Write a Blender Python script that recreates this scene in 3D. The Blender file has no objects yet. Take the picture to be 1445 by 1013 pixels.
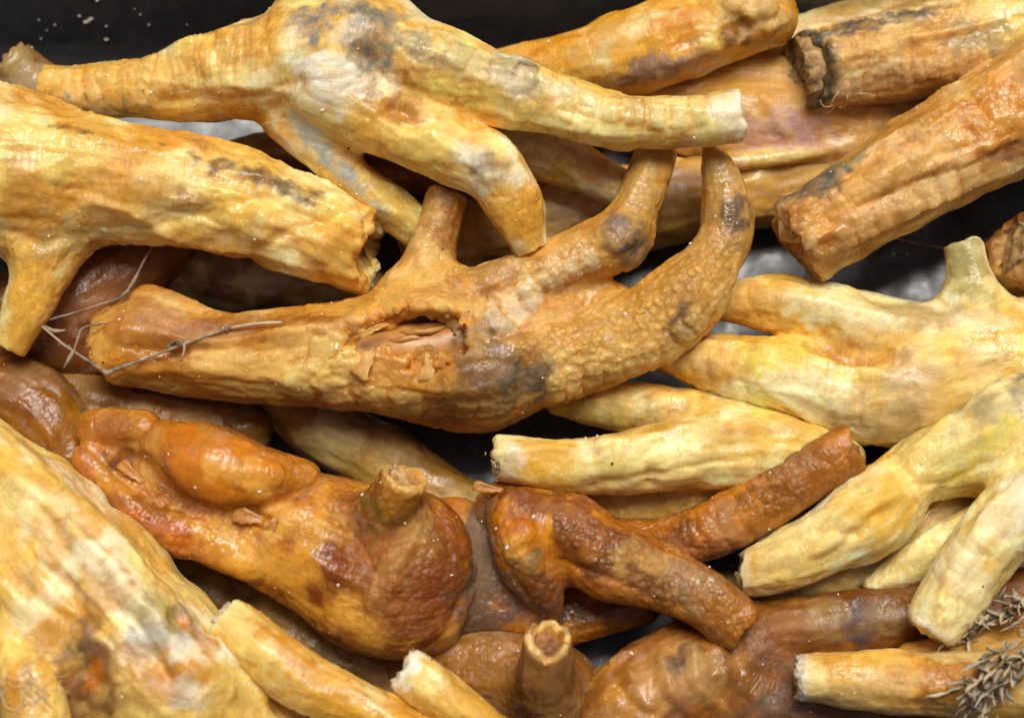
import bpy, math, random
import numpy as np

# ------------------------------------------------------------------ units
# 1 unit of the build = 0.15 mm; everything is multiplied by S when linked
S = 0.00015
D = 2800.0            # camera distance (units)
TILT = math.radians(13)
ZR = 180.0            # height of the plane the camera looks at
FW, FH = 1445.0, 1013.0

sc = bpy.context.scene
sc.render.engine = 'CYCLES'

# ------------------------------------------------------------------ camera
cam_d = bpy.data.cameras.new('camera')
cam = bpy.data.objects.new('camera', cam_d)
sc.collection.objects.link(cam)
cam.location = (0, -D * math.sin(TILT) * S, (ZR + D * math.cos(TILT)) * S)
cam.rotation_euler = (TILT, 0, 0)
cam_d.sensor_width = 36.0
cam_d.sensor_fit = 'HORIZONTAL'
cam_d.lens = 36.0 * D / FW
cam_d.clip_start = 0.01
cam_d.clip_end = 50.0
cam_d.dof.use_dof = True
cam_d.dof.focus_distance = (D - 60) * S
cam_d.dof.aperture_fstop = 11.0
sc.camera = cam

# ------------------------------------------------------------------ light
SUN_EL, SUN_AZ = math.radians(65), math.radians(12)   # azimuth from +Y (top of picture), negative = left
w = bpy.data.worlds.new('World')
sc.world = w
w.use_nodes = True
nt = w.node_tree
sky = nt.nodes.new('ShaderNodeTexSky')
sky.sky_type = 'NISHITA'
sky.sun_disc = False
sky.sun_elevation = SUN_EL
sky.sun_rotation = SUN_AZ
sky.dust_density = 4.0
sky.air_density = 1.0
sky.ozone_density = 0.5
nt.links.new(sky.outputs[0], nt.nodes['Background'].inputs[0])
nt.nodes['Background'].inputs[1].default_value = 0.06
sun_d = bpy.data.lights.new('sun', 'SUN')
sun_d.energy = 5.0
sun_d.angle = math.radians(32)
sun_d.color = (1.0, 0.955, 0.89)
sun = bpy.data.objects.new('sun', sun_d)
sc.collection.objects.link(sun)
from mathutils import Vector
sdir = Vector((math.sin(SUN_AZ) * math.cos(SUN_EL), math.cos(SUN_AZ) * math.cos(SUN_EL), math.sin(SUN_EL)))
sun.rotation_euler = sdir.to_track_quat('Z', 'Y').to_euler()
sun.location = sdir * 2

sc.view_settings.view_transform = 'Standard'
sc.view_settings.look = 'None'
sc.view_settings.exposure = -0.62
sc.view_settings.gamma = 1.0
sc.cycles.use_denoising = True
sc.cycles.max_bounces = 6
sc.cycles.diffuse_bounces = 3
sc.cycles.use_adaptive_sampling = True
sc.cycles.adaptive_threshold = 0.03

# ------------------------------------------------------------------ helpers
ct, st = math.cos(TILT), math.sin(TILT)
CAM = np.array([0, -D * st, ZR + D * ct])
def W(px, py, z):
    """point at height z seen at photo pixel px,py, and the size of one pixel there"""
    dx, dy = px - FW / 2, FH / 2 - py
    ray = np.array([dx, D * st + dy * ct, -D * ct + dy * st])
    lam = (z - CAM[2]) / ray[2]
    return CAM + lam * ray, lam
def project(V):
    q = V - CAM
    f = q[:, 1] * st - q[:, 2] * ct
    u = q[:, 1] * ct + q[:, 2] * st
    return q[:, 0] / f * D + FW / 2, FH / 2 - u / f * D

def lin(h):
    h = h.lstrip('#')
    c = np.array([int(h[i:i + 2], 16) / 255 for i in (0, 2, 4)])
    return np.where(c <= 0.04045, c / 12.92, ((c + 0.055) / 1.055) ** 2.4)

_hash_t = np.random.RandomState(7).rand(4096).astype(np.float32)
def vnoise(P, seed=0):
    P = P.astype(np.float64)
    i = np.floor(P).astype(np.int64); f = (P - i)
    f = f * f * f * (f * (f * 6 - 15) + 10)
    out = 0
    for dx in (0, 1):
        wx = f[:, 0] if dx else 1 - f[:, 0]
        for dy in (0, 1):
            wy = f[:, 1] if dy else 1 - f[:, 1]
            for dz in (0, 1):
                wz = f[:, 2] if dz else 1 - f[:, 2]
                h = ((i[:, 0] + dx) * 73856093) ^ ((i[:, 1] + dy) * 19349663) ^ ((i[:, 2] + dz) * 83492791) ^ (seed * 2654435)
                h = (h ^ (h >> 13)) * 1274126177
                out = out + wx * wy * wz * _hash_t[(h ^ (h >> 16)) & 4095]
    return out * 2 - 1
def fbm(P, oct=3, seed=0):
    a, s, t = 0.5, 0, 0
    for k in range(oct):
        s = s + a * vnoise(P * (2.03 ** k) + 17.3 * k, seed + k); t += a; a *= 0.5
    return s / t
def worley(P, seed=0):
    i = np.floor(P).astype(np.int64)
    F1 = np.full(len(P), 9.0); F2 = F1.copy(); idv = np.zeros(len(P))
    for dx in (-1, 0, 1):
        for dy in (-1, 0, 1):
            for dz in (-1, 0, 1):
                c = i + np.array([dx, dy, dz])
                h = (c[:, 0] * 73856093) ^ (c[:, 1] * 19349663) ^ (c[:, 2] * 83492791) ^ (seed * 2654435)
                h = (h ^ (h >> 13)) * 1274126177; h = h ^ (h >> 16)
                q = c + np.stack([_hash_t[h & 4095], _hash_t[(h >> 5) & 4095], _hash_t[(h >> 9) & 4095]], 1)
                d = np.sqrt(((P - q) ** 2).sum(1))
                near = d < F1
                F2 = np.where(near, F1, np.minimum(F2, d)); idv = np.where(near, _hash_t[(h >> 3) & 4095], idv); F1 = np.where(near, d, F1)
    return F1, F2, idv
def smooth(a, b, x):
    t = np.clip((x - a) / (b - a), 0, 1)
    return t * t * (3 - 2 * t)

# ------------------------------------------------------------------ implicit limbs
class Limb:
    def __init__(self, pts, k=26, flat=1.0, cut=None, cut0=None, rings=None, wr=1.0, name=None):
        self.k, self.flat, self.rings, self.wr = k, flat, rings, wr
        w_, r_ = [], []
        for (x, y, z, r) in pts:
            p, l = W(x, y, z); w_.append(p); r_.append(r * l)
        A = np.array([np.append(p, r) for p, r in zip(w_, r_)])
        ext = np.vstack([2 * A[0] - A[1], A, 2 * A[-1] - A[-2]])
        out = []
        for i in range(1, len(ext) - 2):
            p0, p1, p2, p3 = ext[i - 1:i + 3]
            n = max(2, int(np.linalg.norm((p2 - p1)[:3]) / 7))
            t = np.linspace(0, 1, n, endpoint=False)[:, None]
            out.append(0.5 * (2 * p1 + (p2 - p0) * t + (2 * p0 - 5 * p1 + 4 * p2 - p3) * t ** 2 + (3 * p1 - p0 - 3 * p2 + p3) * t ** 3))
        out.append(A[-1:])
        C = np.vstack(out)
        self.C, self.R = C[:, :3], np.maximum(C[:, 3], 3)
        T = np.gradient(self.C, axis=0)
        sl = np.linalg.norm(T, axis=1)
        self.T = T / sl[:, None]
        self.U = np.concatenate([[0], np.cumsum(np.linalg.norm(np.diff(self.C, axis=0), axis=1))])
        self.half = sl * 0.55
        self.dR = np.gradient(self.R) / sl
        s = np.cross(self.T, [0, 0, 1.0]); bad = np.linalg.norm(s, axis=1) < 0.2
        s[bad] = np.cross(self.T[bad], [0, -1.0, 0.3])
        self.Sd = s / np.linalg.norm(s, axis=1)[:, None]
        self.Up = np.cross(self.Sd, self.T)
        self.cuts = []
        if cut: self.cuts.append((-1, 1.0, cut))
        if cut0: self.cuts.append((0, -1.0, cut0))
    def nearest(self, P):
        f = np.array([1, 1, 1 / self.flat])
        Q = (P * f).astype(np.float32); c = (self.C * f).astype(np.float32)
        d2 = (Q * Q).sum(1)[:, None] + (c * c).sum(1)[None] - 2 * Q @ c.T
        e = np.sqrt(np.maximum(d2, 0)) - self.R.astype(np.float32)
        j = e.argmin(1)
        q = P - self.C[j]
        a = np.clip((q * self.T[j]).sum(1), -self.half[j], self.half[j])
        q = (q - a[:, None] * self.T[j]) * f
        d = np.sqrt((q * q).sum(1)) - (self.R[j] + a * self.dR[j])
        return d, j, a
    def dist(self, P):
        d, j, a = self.nearest(P)
        for (e, sg, c) in self.cuts:
            rel = P - self.C[e]
            n = self.T[e] * sg
            if 'tilt' in c:
                n = n + np.array(c['tilt']); n = n / np.linalg.norm(n)
            pl = rel @ n
            near = np.abs(self.U[j] - self.U[e]) < 2.2 * self.R[e] + 10
            amp = c.get('amp', 3)
            pl = pl + amp * fbm(P / 9.0, 2, 5) + amp * 1.2 * vnoise(P / 24.0, 3)
            hol = c.get('hollow', 0)
            if hol:
                rr = np.linalg.norm(rel - (rel @ n)[:, None] * n, axis=1)
                pl = pl + hol * smooth(self.R[e] * .75, self.R[e] * .3, rr)
            d = np.where(near, np.maximum(d, pl), d)
        return d

def sdf(limbs, carve, P):
    out = np.empty(len(P))
    for s in range(0, len(P), 24000):
        q = P[s:s + 24000]
        d = None
        for L in limbs:
            e = L.dist(q)
            if d is None: d = e
            else:
                h = np.clip(0.5 + 0.5 * (d - e) / L.k, 0, 1)
                d = d * (1 - h) + e * h - L.k * h * (1 - h)
        for L, amp in carve:
            e = L.dist(q) + amp * fbm(q / 8.0, 2, 9) + amp * .8 * vnoise(q / 19.0, 4)
            d = np.maximum(d, -e)
        out[s:s + 24000] = d
    return out

def surface(limbs, carve, h):
    lo = np.min([(L.C - L.R[:, None] * np.array([1, 1, L.flat])).min(0) for L in limbs], 0) - 3 * h - 6
    hi = np.max([(L.C + L.R[:, None] * np.array([1, 1, L.flat])).max(0) for L in limbs], 0) + 3 * h + 6
    # nothing far outside the picture is needed
    a, _ = W(-150, FH + 130, 200); b, _ = W(FW + 150, -130, 200)
    lo[:2] = np.maximum(lo[:2], a[:2]); hi[:2] = np.minimum(hi[:2], b[:2])
    F = 4; H = h * F
    n = np.ceil((hi - lo) / H).astype(int) + 1
    ax = [lo[i] + H * np.arange(n[i]) for i in range(3)]
    G = np.stack(np.meshgrid(*ax, indexing='ij'), -1).reshape(-1, 3)
    cc = sdf(limbs, carve, G + H / 2 - h / 2).reshape(n)      # block centres
    act = np.abs(cc) < H * 1.25 + 3
    up = lambda A: A.repeat(F, 0).repeat(F, 1).repeat(F, 2)
    fld = up(cc).astype(np.float64); m = up(act)
    # closed at the border
    idx = np.argwhere(m)
    fld[m] = sdf(limbs, carve, lo + idx * h)
    for i in range(3):
        sl = [slice(None)] * 3
        for e in (0, -1):
            sl[i] = e; fld[tuple(sl)] = np.maximum(fld[tuple(sl)], 1.0)
    ins = fld < 0
    c = [(0,0,0),(1,0,0),(0,1,0),(1,1,0),(0,0,1),(1,0,1),(0,1,1),(1,1,1)]
    N = np.array(fld.shape) - 1
    sub = lambda A, o: A[o[0]:o[0] + N[0], o[1]:o[1] + N[1], o[2]:o[2] + N[2]]
    cnt = sum(sub(ins, o).astype(np.int8) for o in c)
    cell = np.argwhere((cnt > 0) & (cnt < 8))
    vid = -np.ones(N, np.int64); vid[tuple(cell.T)] = np.arange(len(cell))
    acc = np.zeros((len(cell), 3)); num = np.zeros(len(cell))
    val = [fld[cell[:, 0] + o[0], cell[:, 1] + o[1], cell[:, 2] + o[2]] for o in c]
    for i in range(8):
        for j in range(i + 1, 8):
            df = np.array(c[j]) - np.array(c[i])
            if np.abs(df).sum() != 1: continue
            x = (val[i] < 0) != (val[j] < 0)
            t = val[i] / np.where(x, val[i] - val[j], 1)
            acc += np.where(x, 1, 0)[:, None] * (np.array(c[i]) + t[:, None] * df); num += x
    V = lo + (cell + acc / num[:, None]) * h
    quads = []
    for axn in range(3):
        o = [0, 0, 0]; o[axn] = 1
        A = ins[:-1, :-1, :-1]; B = ins[o[0]:, o[1]:, o[2]:][:N[0], :N[1], :N[2]]
        b1 = (axn + 1) % 3; b2 = (axn + 2) % 3
        e = np.argwhere(A != B)
        e = e[(e[:, b1] > 0) & (e[:, b2] > 0)]
        s = A[tuple(e.T)]
        def g(d1, d2):
            q = e.copy(); q[:, b1] -= d1; q[:, b2] -= d2
            return vid[tuple(q.T)]
        q = np.stack([g(1, 1), g(0, 1), g(0, 0), g(1, 0)], 1)
        q[~s] = q[~s][:, ::-1]
        quads.append(q)
    return V, np.vstack(quads)

def vnormals(V, Q):
    n = np.cross(V[Q[:, 2]] - V[Q[:, 0]], V[Q[:, 3]] - V[Q[:, 1]])
    N = np.zeros_like(V)
    for i in range(4): np.add.at(N, Q[:, i], n)
    return N / np.maximum(np.linalg.norm(N, axis=1), 1e-9)[:, None]

def link_mesh(name, V, faces, mat, parent=None, origin=None, cols=None, peb=None, smoothf=True, rgh=None, lc=None):
    origin = np.zeros(3) if origin is None else np.asarray(origin)
    me = bpy.data.meshes.new(name)
    V = (np.asarray(V) - origin) * S
    if isinstance(faces, np.ndarray):
        nf = len(faces); kk = faces.shape[1]
        me.vertices.add(len(V)); me.vertices.foreach_set('co', V.astype(np.float32).ravel())
        me.loops.add(nf * kk); me.loops.foreach_set('vertex_index', faces.astype(np.int32).ravel())
        me.polygons.add(nf); me.polygons.foreach_set('loop_start', np.arange(0, nf * kk, kk, dtype=np.int32))
        me.update(calc_edges=True); me.validate()
    else:
        me.from_pydata([tuple(v) for v in V], [], faces)
    if cols is not None:
        a = me.color_attributes.new('skin', 'FLOAT_COLOR', 'POINT')
        a.data.foreach_set('color', np.hstack([cols, np.ones((len(cols), 1))]).astype(np.float32).ravel())
    if peb is not None:
        a = me.attributes.new('peb', 'FLOAT', 'POINT'); a.data.foreach_set('value', peb.astype(np.float32))
    if lc is not None:
        a = me.attributes.new('lc', 'FLOAT_VECTOR', 'POINT'); a.data.foreach_set('vector', (lc * S).astype(np.float32).ravel())
    if rgh is not None:
        a = me.attributes.new('rgh', 'FLOAT', 'POINT'); a.data.foreach_set('value', rgh.astype(np.float32))
    me.polygons.foreach_set('use_smooth', np.full(len(me.polygons), smoothf))
    me.materials.append(mat)
    o = bpy.data.objects.new(name, me)
    sc.collection.objects.link(o)
    if parent is not None:
        o.parent = parent
        o.location = Vector(origin * S) - parent.location
    else:
        o.location = origin * S
    return o

# ------------------------------------------------------------------ materials
def node(nt, t, **kw):
    n = nt.nodes.new(t)
    for k, v in kw.items():
        if k.startswith('i_'): n.inputs[int(k[2:])].default_value = v
        else: setattr(n, k, v)
    return n
def new_mat(name):
    m = bpy.data.materials.new(name); m.use_nodes = True
    return m, m.node_tree, m.node_tree.nodes['Principled BSDF']

def skin_material():
    m, nt, b = new_mat('dried_skin')
    L = nt.links.new
    tc = node(nt, 'ShaderNodeTexCoord')
    col = node(nt, 'ShaderNodeAttribute', attribute_name='skin')
    peb = node(nt, 'ShaderNodeAttribute', attribute_name='peb')
    lc = node(nt, 'ShaderNodeAttribute', attribute_name='lc')
    m1 = node(nt, 'ShaderNodeVectorMath', operation='MULTIPLY'); m1.inputs[1].default_value = (.42, 1, 1); L(lc.outputs['Vector'], m1.inputs[0])
    n1 = node(nt, 'ShaderNodeTexNoise'); n1.inputs['Scale'].default_value = 620; n1.inputs['Detail'].default_value = 5; n1.inputs['Roughness'].default_value = .62; n1.inputs['Distortion'].default_value = .8
    L(m1.outputs[0], n1.inputs['Vector'])
    m2 = node(nt, 'ShaderNodeVectorMath', operation='MULTIPLY'); m2.inputs[1].default_value = (1, .3, .3); L(lc.outputs['Vector'], m2.inputs[0])
    n5 = node(nt, 'ShaderNodeTexNoise'); n5.inputs['Scale'].default_value = 950; n5.inputs['Detail'].default_value = 3; n5.inputs['Distortion'].default_value = 1.2
    L(m2.outputs[0], n5.inputs['Vector'])
    va = node(nt, 'ShaderNodeVectorMath', operation='MULTIPLY_ADD')
    L(n1.outputs['Color'], va.inputs[0]); va.inputs[1].default_value = (.0016,) * 3; L(tc.outputs['Object'], va.inputs[2])
    # rounded pebble scales
    ve = node(nt, 'ShaderNodeTexVoronoi', feature='F1'); ve.inputs['Scale'].default_value = 640
    L(va.outputs[0], ve.inputs['Vector'])
    er = node(nt, 'ShaderNodeMapRange', interpolation_type='SMOOTHSTEP'); er.inputs[1].default_value = .75; er.inputs[2].default_value = .15
    L(ve.outputs['Distance'], er.inputs[0])
    r1 = node(nt, 'ShaderNodeMapRange'); r1.inputs[1].default_value = .3; r1.inputs[2].default_value = .7; r1.inputs[3].default_value = .83; r1.inputs[4].default_value = 1.15
    L(n1.outputs[0], r1.inputs[0])
    mul = node(nt, 'ShaderNodeMix', data_type='RGBA', blend_type='MULTIPLY'); mul.inputs[0].default_value = 1
    L(col.outputs['Color'], mul.inputs[6]); L(r1.outputs[0], mul.inputs[7])
    n4 = node(nt, 'ShaderNodeTexNoise'); n4.inputs['Scale'].default_value = 1500; n4.inputs['Detail'].default_value = 3; n4.inputs['Roughness'].default_value = .7
    L(tc.outputs['Object'], n4.inputs['Vector'])
    r4 = node(nt, 'ShaderNodeMapRange'); r4.inputs[1].default_value = .3; r4.inputs[2].default_value = .7; r4.inputs[3].default_value = .90; r4.inputs[4].default_value = 1.09
    L(n4.outputs[0], r4.inputs[0])
    mu2 = node(nt, 'ShaderNodeMix', data_type='RGBA', blend_type='MULTIPLY'); mu2.inputs[0].default_value = 1
    L(mul.outputs[2], mu2.inputs[6]); L(r4.outputs[0], mu2.inputs[7])
    L(mu2.outputs[2], b.inputs['Base Color'])
    ph = node(nt, 'ShaderNodeMath', operation='MULTIPLY'); L(er.outputs[0], ph.inputs[0]); L(peb.outputs['Fac'], ph.inputs[1])
    ma = node(nt, 'ShaderNodeMath', operation='MULTIPLY_ADD'); L(n1.outputs[0], ma.inputs[0]); ma.inputs[1].default_value = .36; L(ph.outputs[0], ma.inputs[2])
    mb = node(nt, 'ShaderNodeMath', operation='MULTIPLY_ADD'); L(n5.outputs[0], mb.inputs[0]); mb.inputs[1].default_value = .45; L(ma.outputs[0], mb.inputs[2])
    b1 = node(nt, 'ShaderNodeBump'); b1.inputs['Strength'].default_value = .85; b1.inputs['Distance'].default_value = .0005
    L(mb.outputs[0], b1.inputs['Height'])
    L(b1.outputs[0], b.inputs['Normal'])
    rg = node(nt, 'ShaderNodeAttribute', attribute_name='rgh')
    L(rg.outputs['Fac'], b.inputs['Roughness'])
    # dried brown skin in the seams between scales
    sm = node(nt, 'ShaderNodeMath', operation='SUBTRACT'); sm.inputs[0].default_value = 1; L(er.outputs[0], sm.inputs[1])
    sp = node(nt, 'ShaderNodeMath', operation='MULTIPLY'); L(sm.outputs[0], sp.inputs[0]); L(peb.outputs['Fac'], sp.inputs[1])
    sx = node(nt, 'ShaderNodeMix', data_type='RGBA', blend_type='MULTIPLY', clamp_factor=True); sx.inputs[7].default_value = (.76, .61, .42, 1)
    L(sp.outputs[0], sx.inputs[0]); L(mu2.outputs[2], sx.inputs[6]); L(sx.outputs[2], b.inputs['Base Color'])
    b.subsurface_method = 'BURLEY'
    b.inputs['Subsurface Weight'].default_value = .85
    b.inputs['Subsurface Radius'].default_value = (1.0, .55, .2)
    b.inputs['Subsurface Scale'].default_value = .003
    b.inputs['Specular IOR Level'].default_value = .5
    return m

def rough_material(name, c0, c1, scale, rough=.7, bump=.0004, sss=0.0):
    m, nt, b = new_mat(name)
    L = nt.links.new
    tc = node(nt, 'ShaderNodeTexCoord')
    n = node(nt, 'ShaderNodeTexNoise'); n.inputs['Scale'].default_value = scale; n.inputs['Detail'].default_value = 7; n.inputs['Roughness'].default_value = .65
    L(tc.outputs['Object'], n.inputs['Vector'])
    r = node(nt, 'ShaderNodeValToRGB')
    r.color_ramp.elements[0].position = .33; r.color_ramp.elements[1].position = .66
    r.color_ramp.elements[0].color = (*lin(c0), 1); r.color_ramp.elements[1].color = (*lin(c1), 1)
    L(n.outputs[0], r.inputs[0]); L(r.outputs[0], b.inputs['Base Color'])
    bp = node(nt, 'ShaderNodeBump'); bp.inputs['Strength'].default_value = .8; bp.inputs['Distance'].default_value = bump
    L(n.outputs[0], bp.inputs['Height']); L(bp.outputs[0], b.inputs['Normal'])
    b.inputs['Roughness'].default_value = rough
    b.inputs['Subsurface Weight'].default_value = sss
    b.inputs['Subsurface Radius'].default_value = (1, .6, .3)
    b.inputs['Subsurface Scale'].default_value = .0012
    return m

SKIN = skin_material()
BONE_PALE = rough_material('pale_bone_end', '#d9bd84', '#f6ead0', 500, .65, .0005, .2)
BONE_TAN = rough_material('tan_bone_end', '#8a5a2c', '#dcb77c', 420, .6, .0006, .2)
BONE_DARK = rough_material('brown_bone_end', '#54290f', '#b5793c', 420, .55, .0006, .1)
BONE_IN = rough_material('inner_bone', '#b0702e', '#dba558', 150, .35, .0002, .3)
DARKRIM = rough_material('dark_scorched_rim', '#17141a', '#4a4036', 380, .55, .0004)
FLAP = rough_material('dry_skin_flap', '#cf9240', '#e9b868', 300, .5, .0003, .3)
FLAPD = rough_material('amber_skin_flap', '#a8662a', '#d2953f', 300, .4, .0003, .3)
TWIG = rough_material('dry_twig', '#5e4836', '#bda88c', 260, .8, .0003)
HERB = rough_material('dry_herb', '#85765f', '#c8b89c', 200, .85, .0003)
HERBP = rough_material('dry_herb_pale', '#a8946f', '#dcc7a2', 200, .8, .0003)
CRUMB = rough_material('crumb', '#e6c48c', '#fff6e2', 900, .6, .0003, .2)
CRUMBD = rough_material('dark_crumb', '#1d130c', '#4a301c', 900, .6, .0003)
FIBRE = rough_material('pale_fibre', '#e4c88c', '#f6e6bd', 300, .5, .0001)

def tray_material():
    m, nt, b = new_mat('black_plastic')
    L = nt.links.new
    tc = node(nt, 'ShaderNodeTexCoord')
    n = node(nt, 'ShaderNodeTexNoise'); n.inputs['Scale'].default_value = 150; n.inputs['Detail'].default_value = 7
    L(tc.outputs['Object'], n.inputs['Vector'])
    r = node(nt, 'ShaderNodeMapRange'); r.inputs[1].default_value = .35; r.inputs[2].default_value = .68; r.inputs[3].default_value = .16; r.inputs[4].default_value = .48
    L(n.outputs[0], r.inputs[0]); L(r.outputs[0], b.inputs['Roughness'])
    mp = node(nt, 'ShaderNodeMapping'); mp.inputs['Scale'].default_value = (60, 900, 900)
    L(tc.outputs['Object'], mp.inputs['Vector'])
    n2 = node(nt, 'ShaderNodeTexNoise'); n2.inputs['Scale'].default_value = 1; n2.inputs['Detail'].default_value = 4
    L(mp.outputs[0], n2.inputs['Vector'])
    bp = node(nt, 'ShaderNodeBump'); bp.inputs['Strength'].default_value = .25; bp.inputs['Distance'].default_value = .0001
    L(n2.outputs[0], bp.inputs['Height']); L(bp.outputs[0], b.inputs['Normal'])
    # greasy smears
    n3 = node(nt, 'ShaderNodeTexNoise'); n3.inputs['Scale'].default_value = 210; n3.inputs['Detail'].default_value = 5
    L(tc.outputs['Object'], n3.inputs['Vector'])
    cr = node(nt, 'ShaderNodeValToRGB')
    cr.color_ramp.elements[0].position = .45; cr.color_ramp.elements[0].color = (.055, .056, .06, 1)
    cr.color_ramp.elements[1].position = .8; cr.color_ramp.elements[1].color = (.095, .09, .085, 1)
    L(n3.outputs[0], cr.inputs[0]); L(cr.outputs[0], b.inputs['Base Color'])
    b.inputs['Specular IOR Level'].default_value = .7
    return m
TRAY = tray_material()

# ------------------------------------------------------------------ tray
def build_tray():
    # rounded-rectangle rings: floor, fillet, sloping wall, rim, outside
    prof = [(0, 0)]
    ytop, _ = W(0, 95, 0)
    fy = ytop[1]                     # foot of the far wall
    R = 70
    for k in range(0, 9):
        a = k / 8 * math.radians(67)
        prof.append((R * math.sin(a) - 0, R * (1 - math.cos(a))))
    x1, z1 = prof[-1]
    prof.append((x1 + 150, z1 + 350)); prof.append((x1 + 160, z1 + 362)); prof.append((x1 + 205, z1 + 366))
    prof.append((x1 + 211, z1 + 358)); prof.append((x1 + 205, z1 + 350)); prof.append((x1 + 166, z1 + 348))
    prof.append((x1 + 10, 10)); prof.append((x1 - 60, -12))
    hx, hy0, hy1 = 1120, -960, fy - 40
    global WALL_Y
    WALL_Y = hy1
    cy, hy, CR = (hy0 + hy1) / 2, (hy1 - hy0) / 2, 150
    V, F = [], []
    nseg = 12
    def ring(off, z):
        idx = []
        for q, (sx, sy) in enumerate(((1, 1), (-1, 1), (-1, -1), (1, -1))):
            for k in range(nseg + 1):
                a = math.pi / 2 * (q + k / nseg)
                V.append((sx * (hx - CR) + (CR + off) * math.cos(a), cy + sy * (hy - CR) + (CR + off) * math.sin(a), z))
                idx.append(len(V) - 1)
        return idx
    rings = [ring(o, z) for o, z in prof]
    n = len(rings[0])
    F.append(tuple(rings[0]))
    for a, b in zip(rings, rings[1:]):
        for i in range(n):
            j = (i + 1) % n
            F.append((a[i], b[i], b[j], a[j]))
    F.append(tuple(reversed(rings[-1])))
    o = link_mesh('plastic_tray', V, F, TRAY, origin=(0, 0, 0))
    o['label'] = 'glossy black plastic tray under the whole pile of dried feet'
    o['category'] = 'tray'
build_tray()

# ------------------------------------------------------------------ feet
CR, YL, AM, OR, BR, DB, PU, GR, PK, WH = '#fce8b0', '#efc05c', '#d98f34', '#cd7519', '#995720', '#5c3112', '#7a5f5c', '#77797a', '#cf9f78', '#f6eed6'
SURF = []          # (verts, normals) of the skins, for crumbs
GROUP = 'dried chicken feet heaped in the tray'

def blob_falloff(V, c, rx, ry, ang, warp=.35, seed=0, crisp=False):
    """soft irregular ellipsoid round the surface point c"""
    q = V - c
    ca, sa = math.cos(math.radians(ang)), math.sin(math.radians(ang))
    x = q[:, 0] * ca - q[:, 1] * sa; y = q[:, 0] * sa + q[:, 1] * ca
    m = min(rx, ry)
    e = np.sqrt((x / rx) ** 2 + (y / ry) ** 2 + (q[:, 2] / max(m, 0.6 * max(rx, ry))) ** 2)
    near = e < 2.2
    out = np.zeros(len(V))
    if near.any():
        if crisp:
            e = e[near] + warp * fbm(V[near] / (m * .55 + 5), 4, seed + 31)
            out[near] = (1 - smooth(.5, 1.0, e)) * np.clip(.98 + .7 * fbm(V[near] / 13, 3, seed + 33), .4, 1.08)
        else:
            e = e[near] + warp * fbm(V[near] / (m * .7 + 4), 3, seed + 31)
            out[near] = 1 - smooth(.45, 1.15, e)
    return out

def pick(V, X, Y, px, py):
    d = (X - px) ** 2 + (Y - py) ** 2
    near = np.argsort(d)[:24]
    return V[near[V[near, 2].argmax()]]

def pig(h):
    c = lin(h).copy()
    c[1] += .18 * max(0, .55 * c[0] - c[1])       # raises green in strongly red tones, towards gold
    if c[2] > .45 * c[0]: return c * np.array([1.0, .97, .93])
    return c * np.array([1.01, 1.01, .80])

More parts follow.
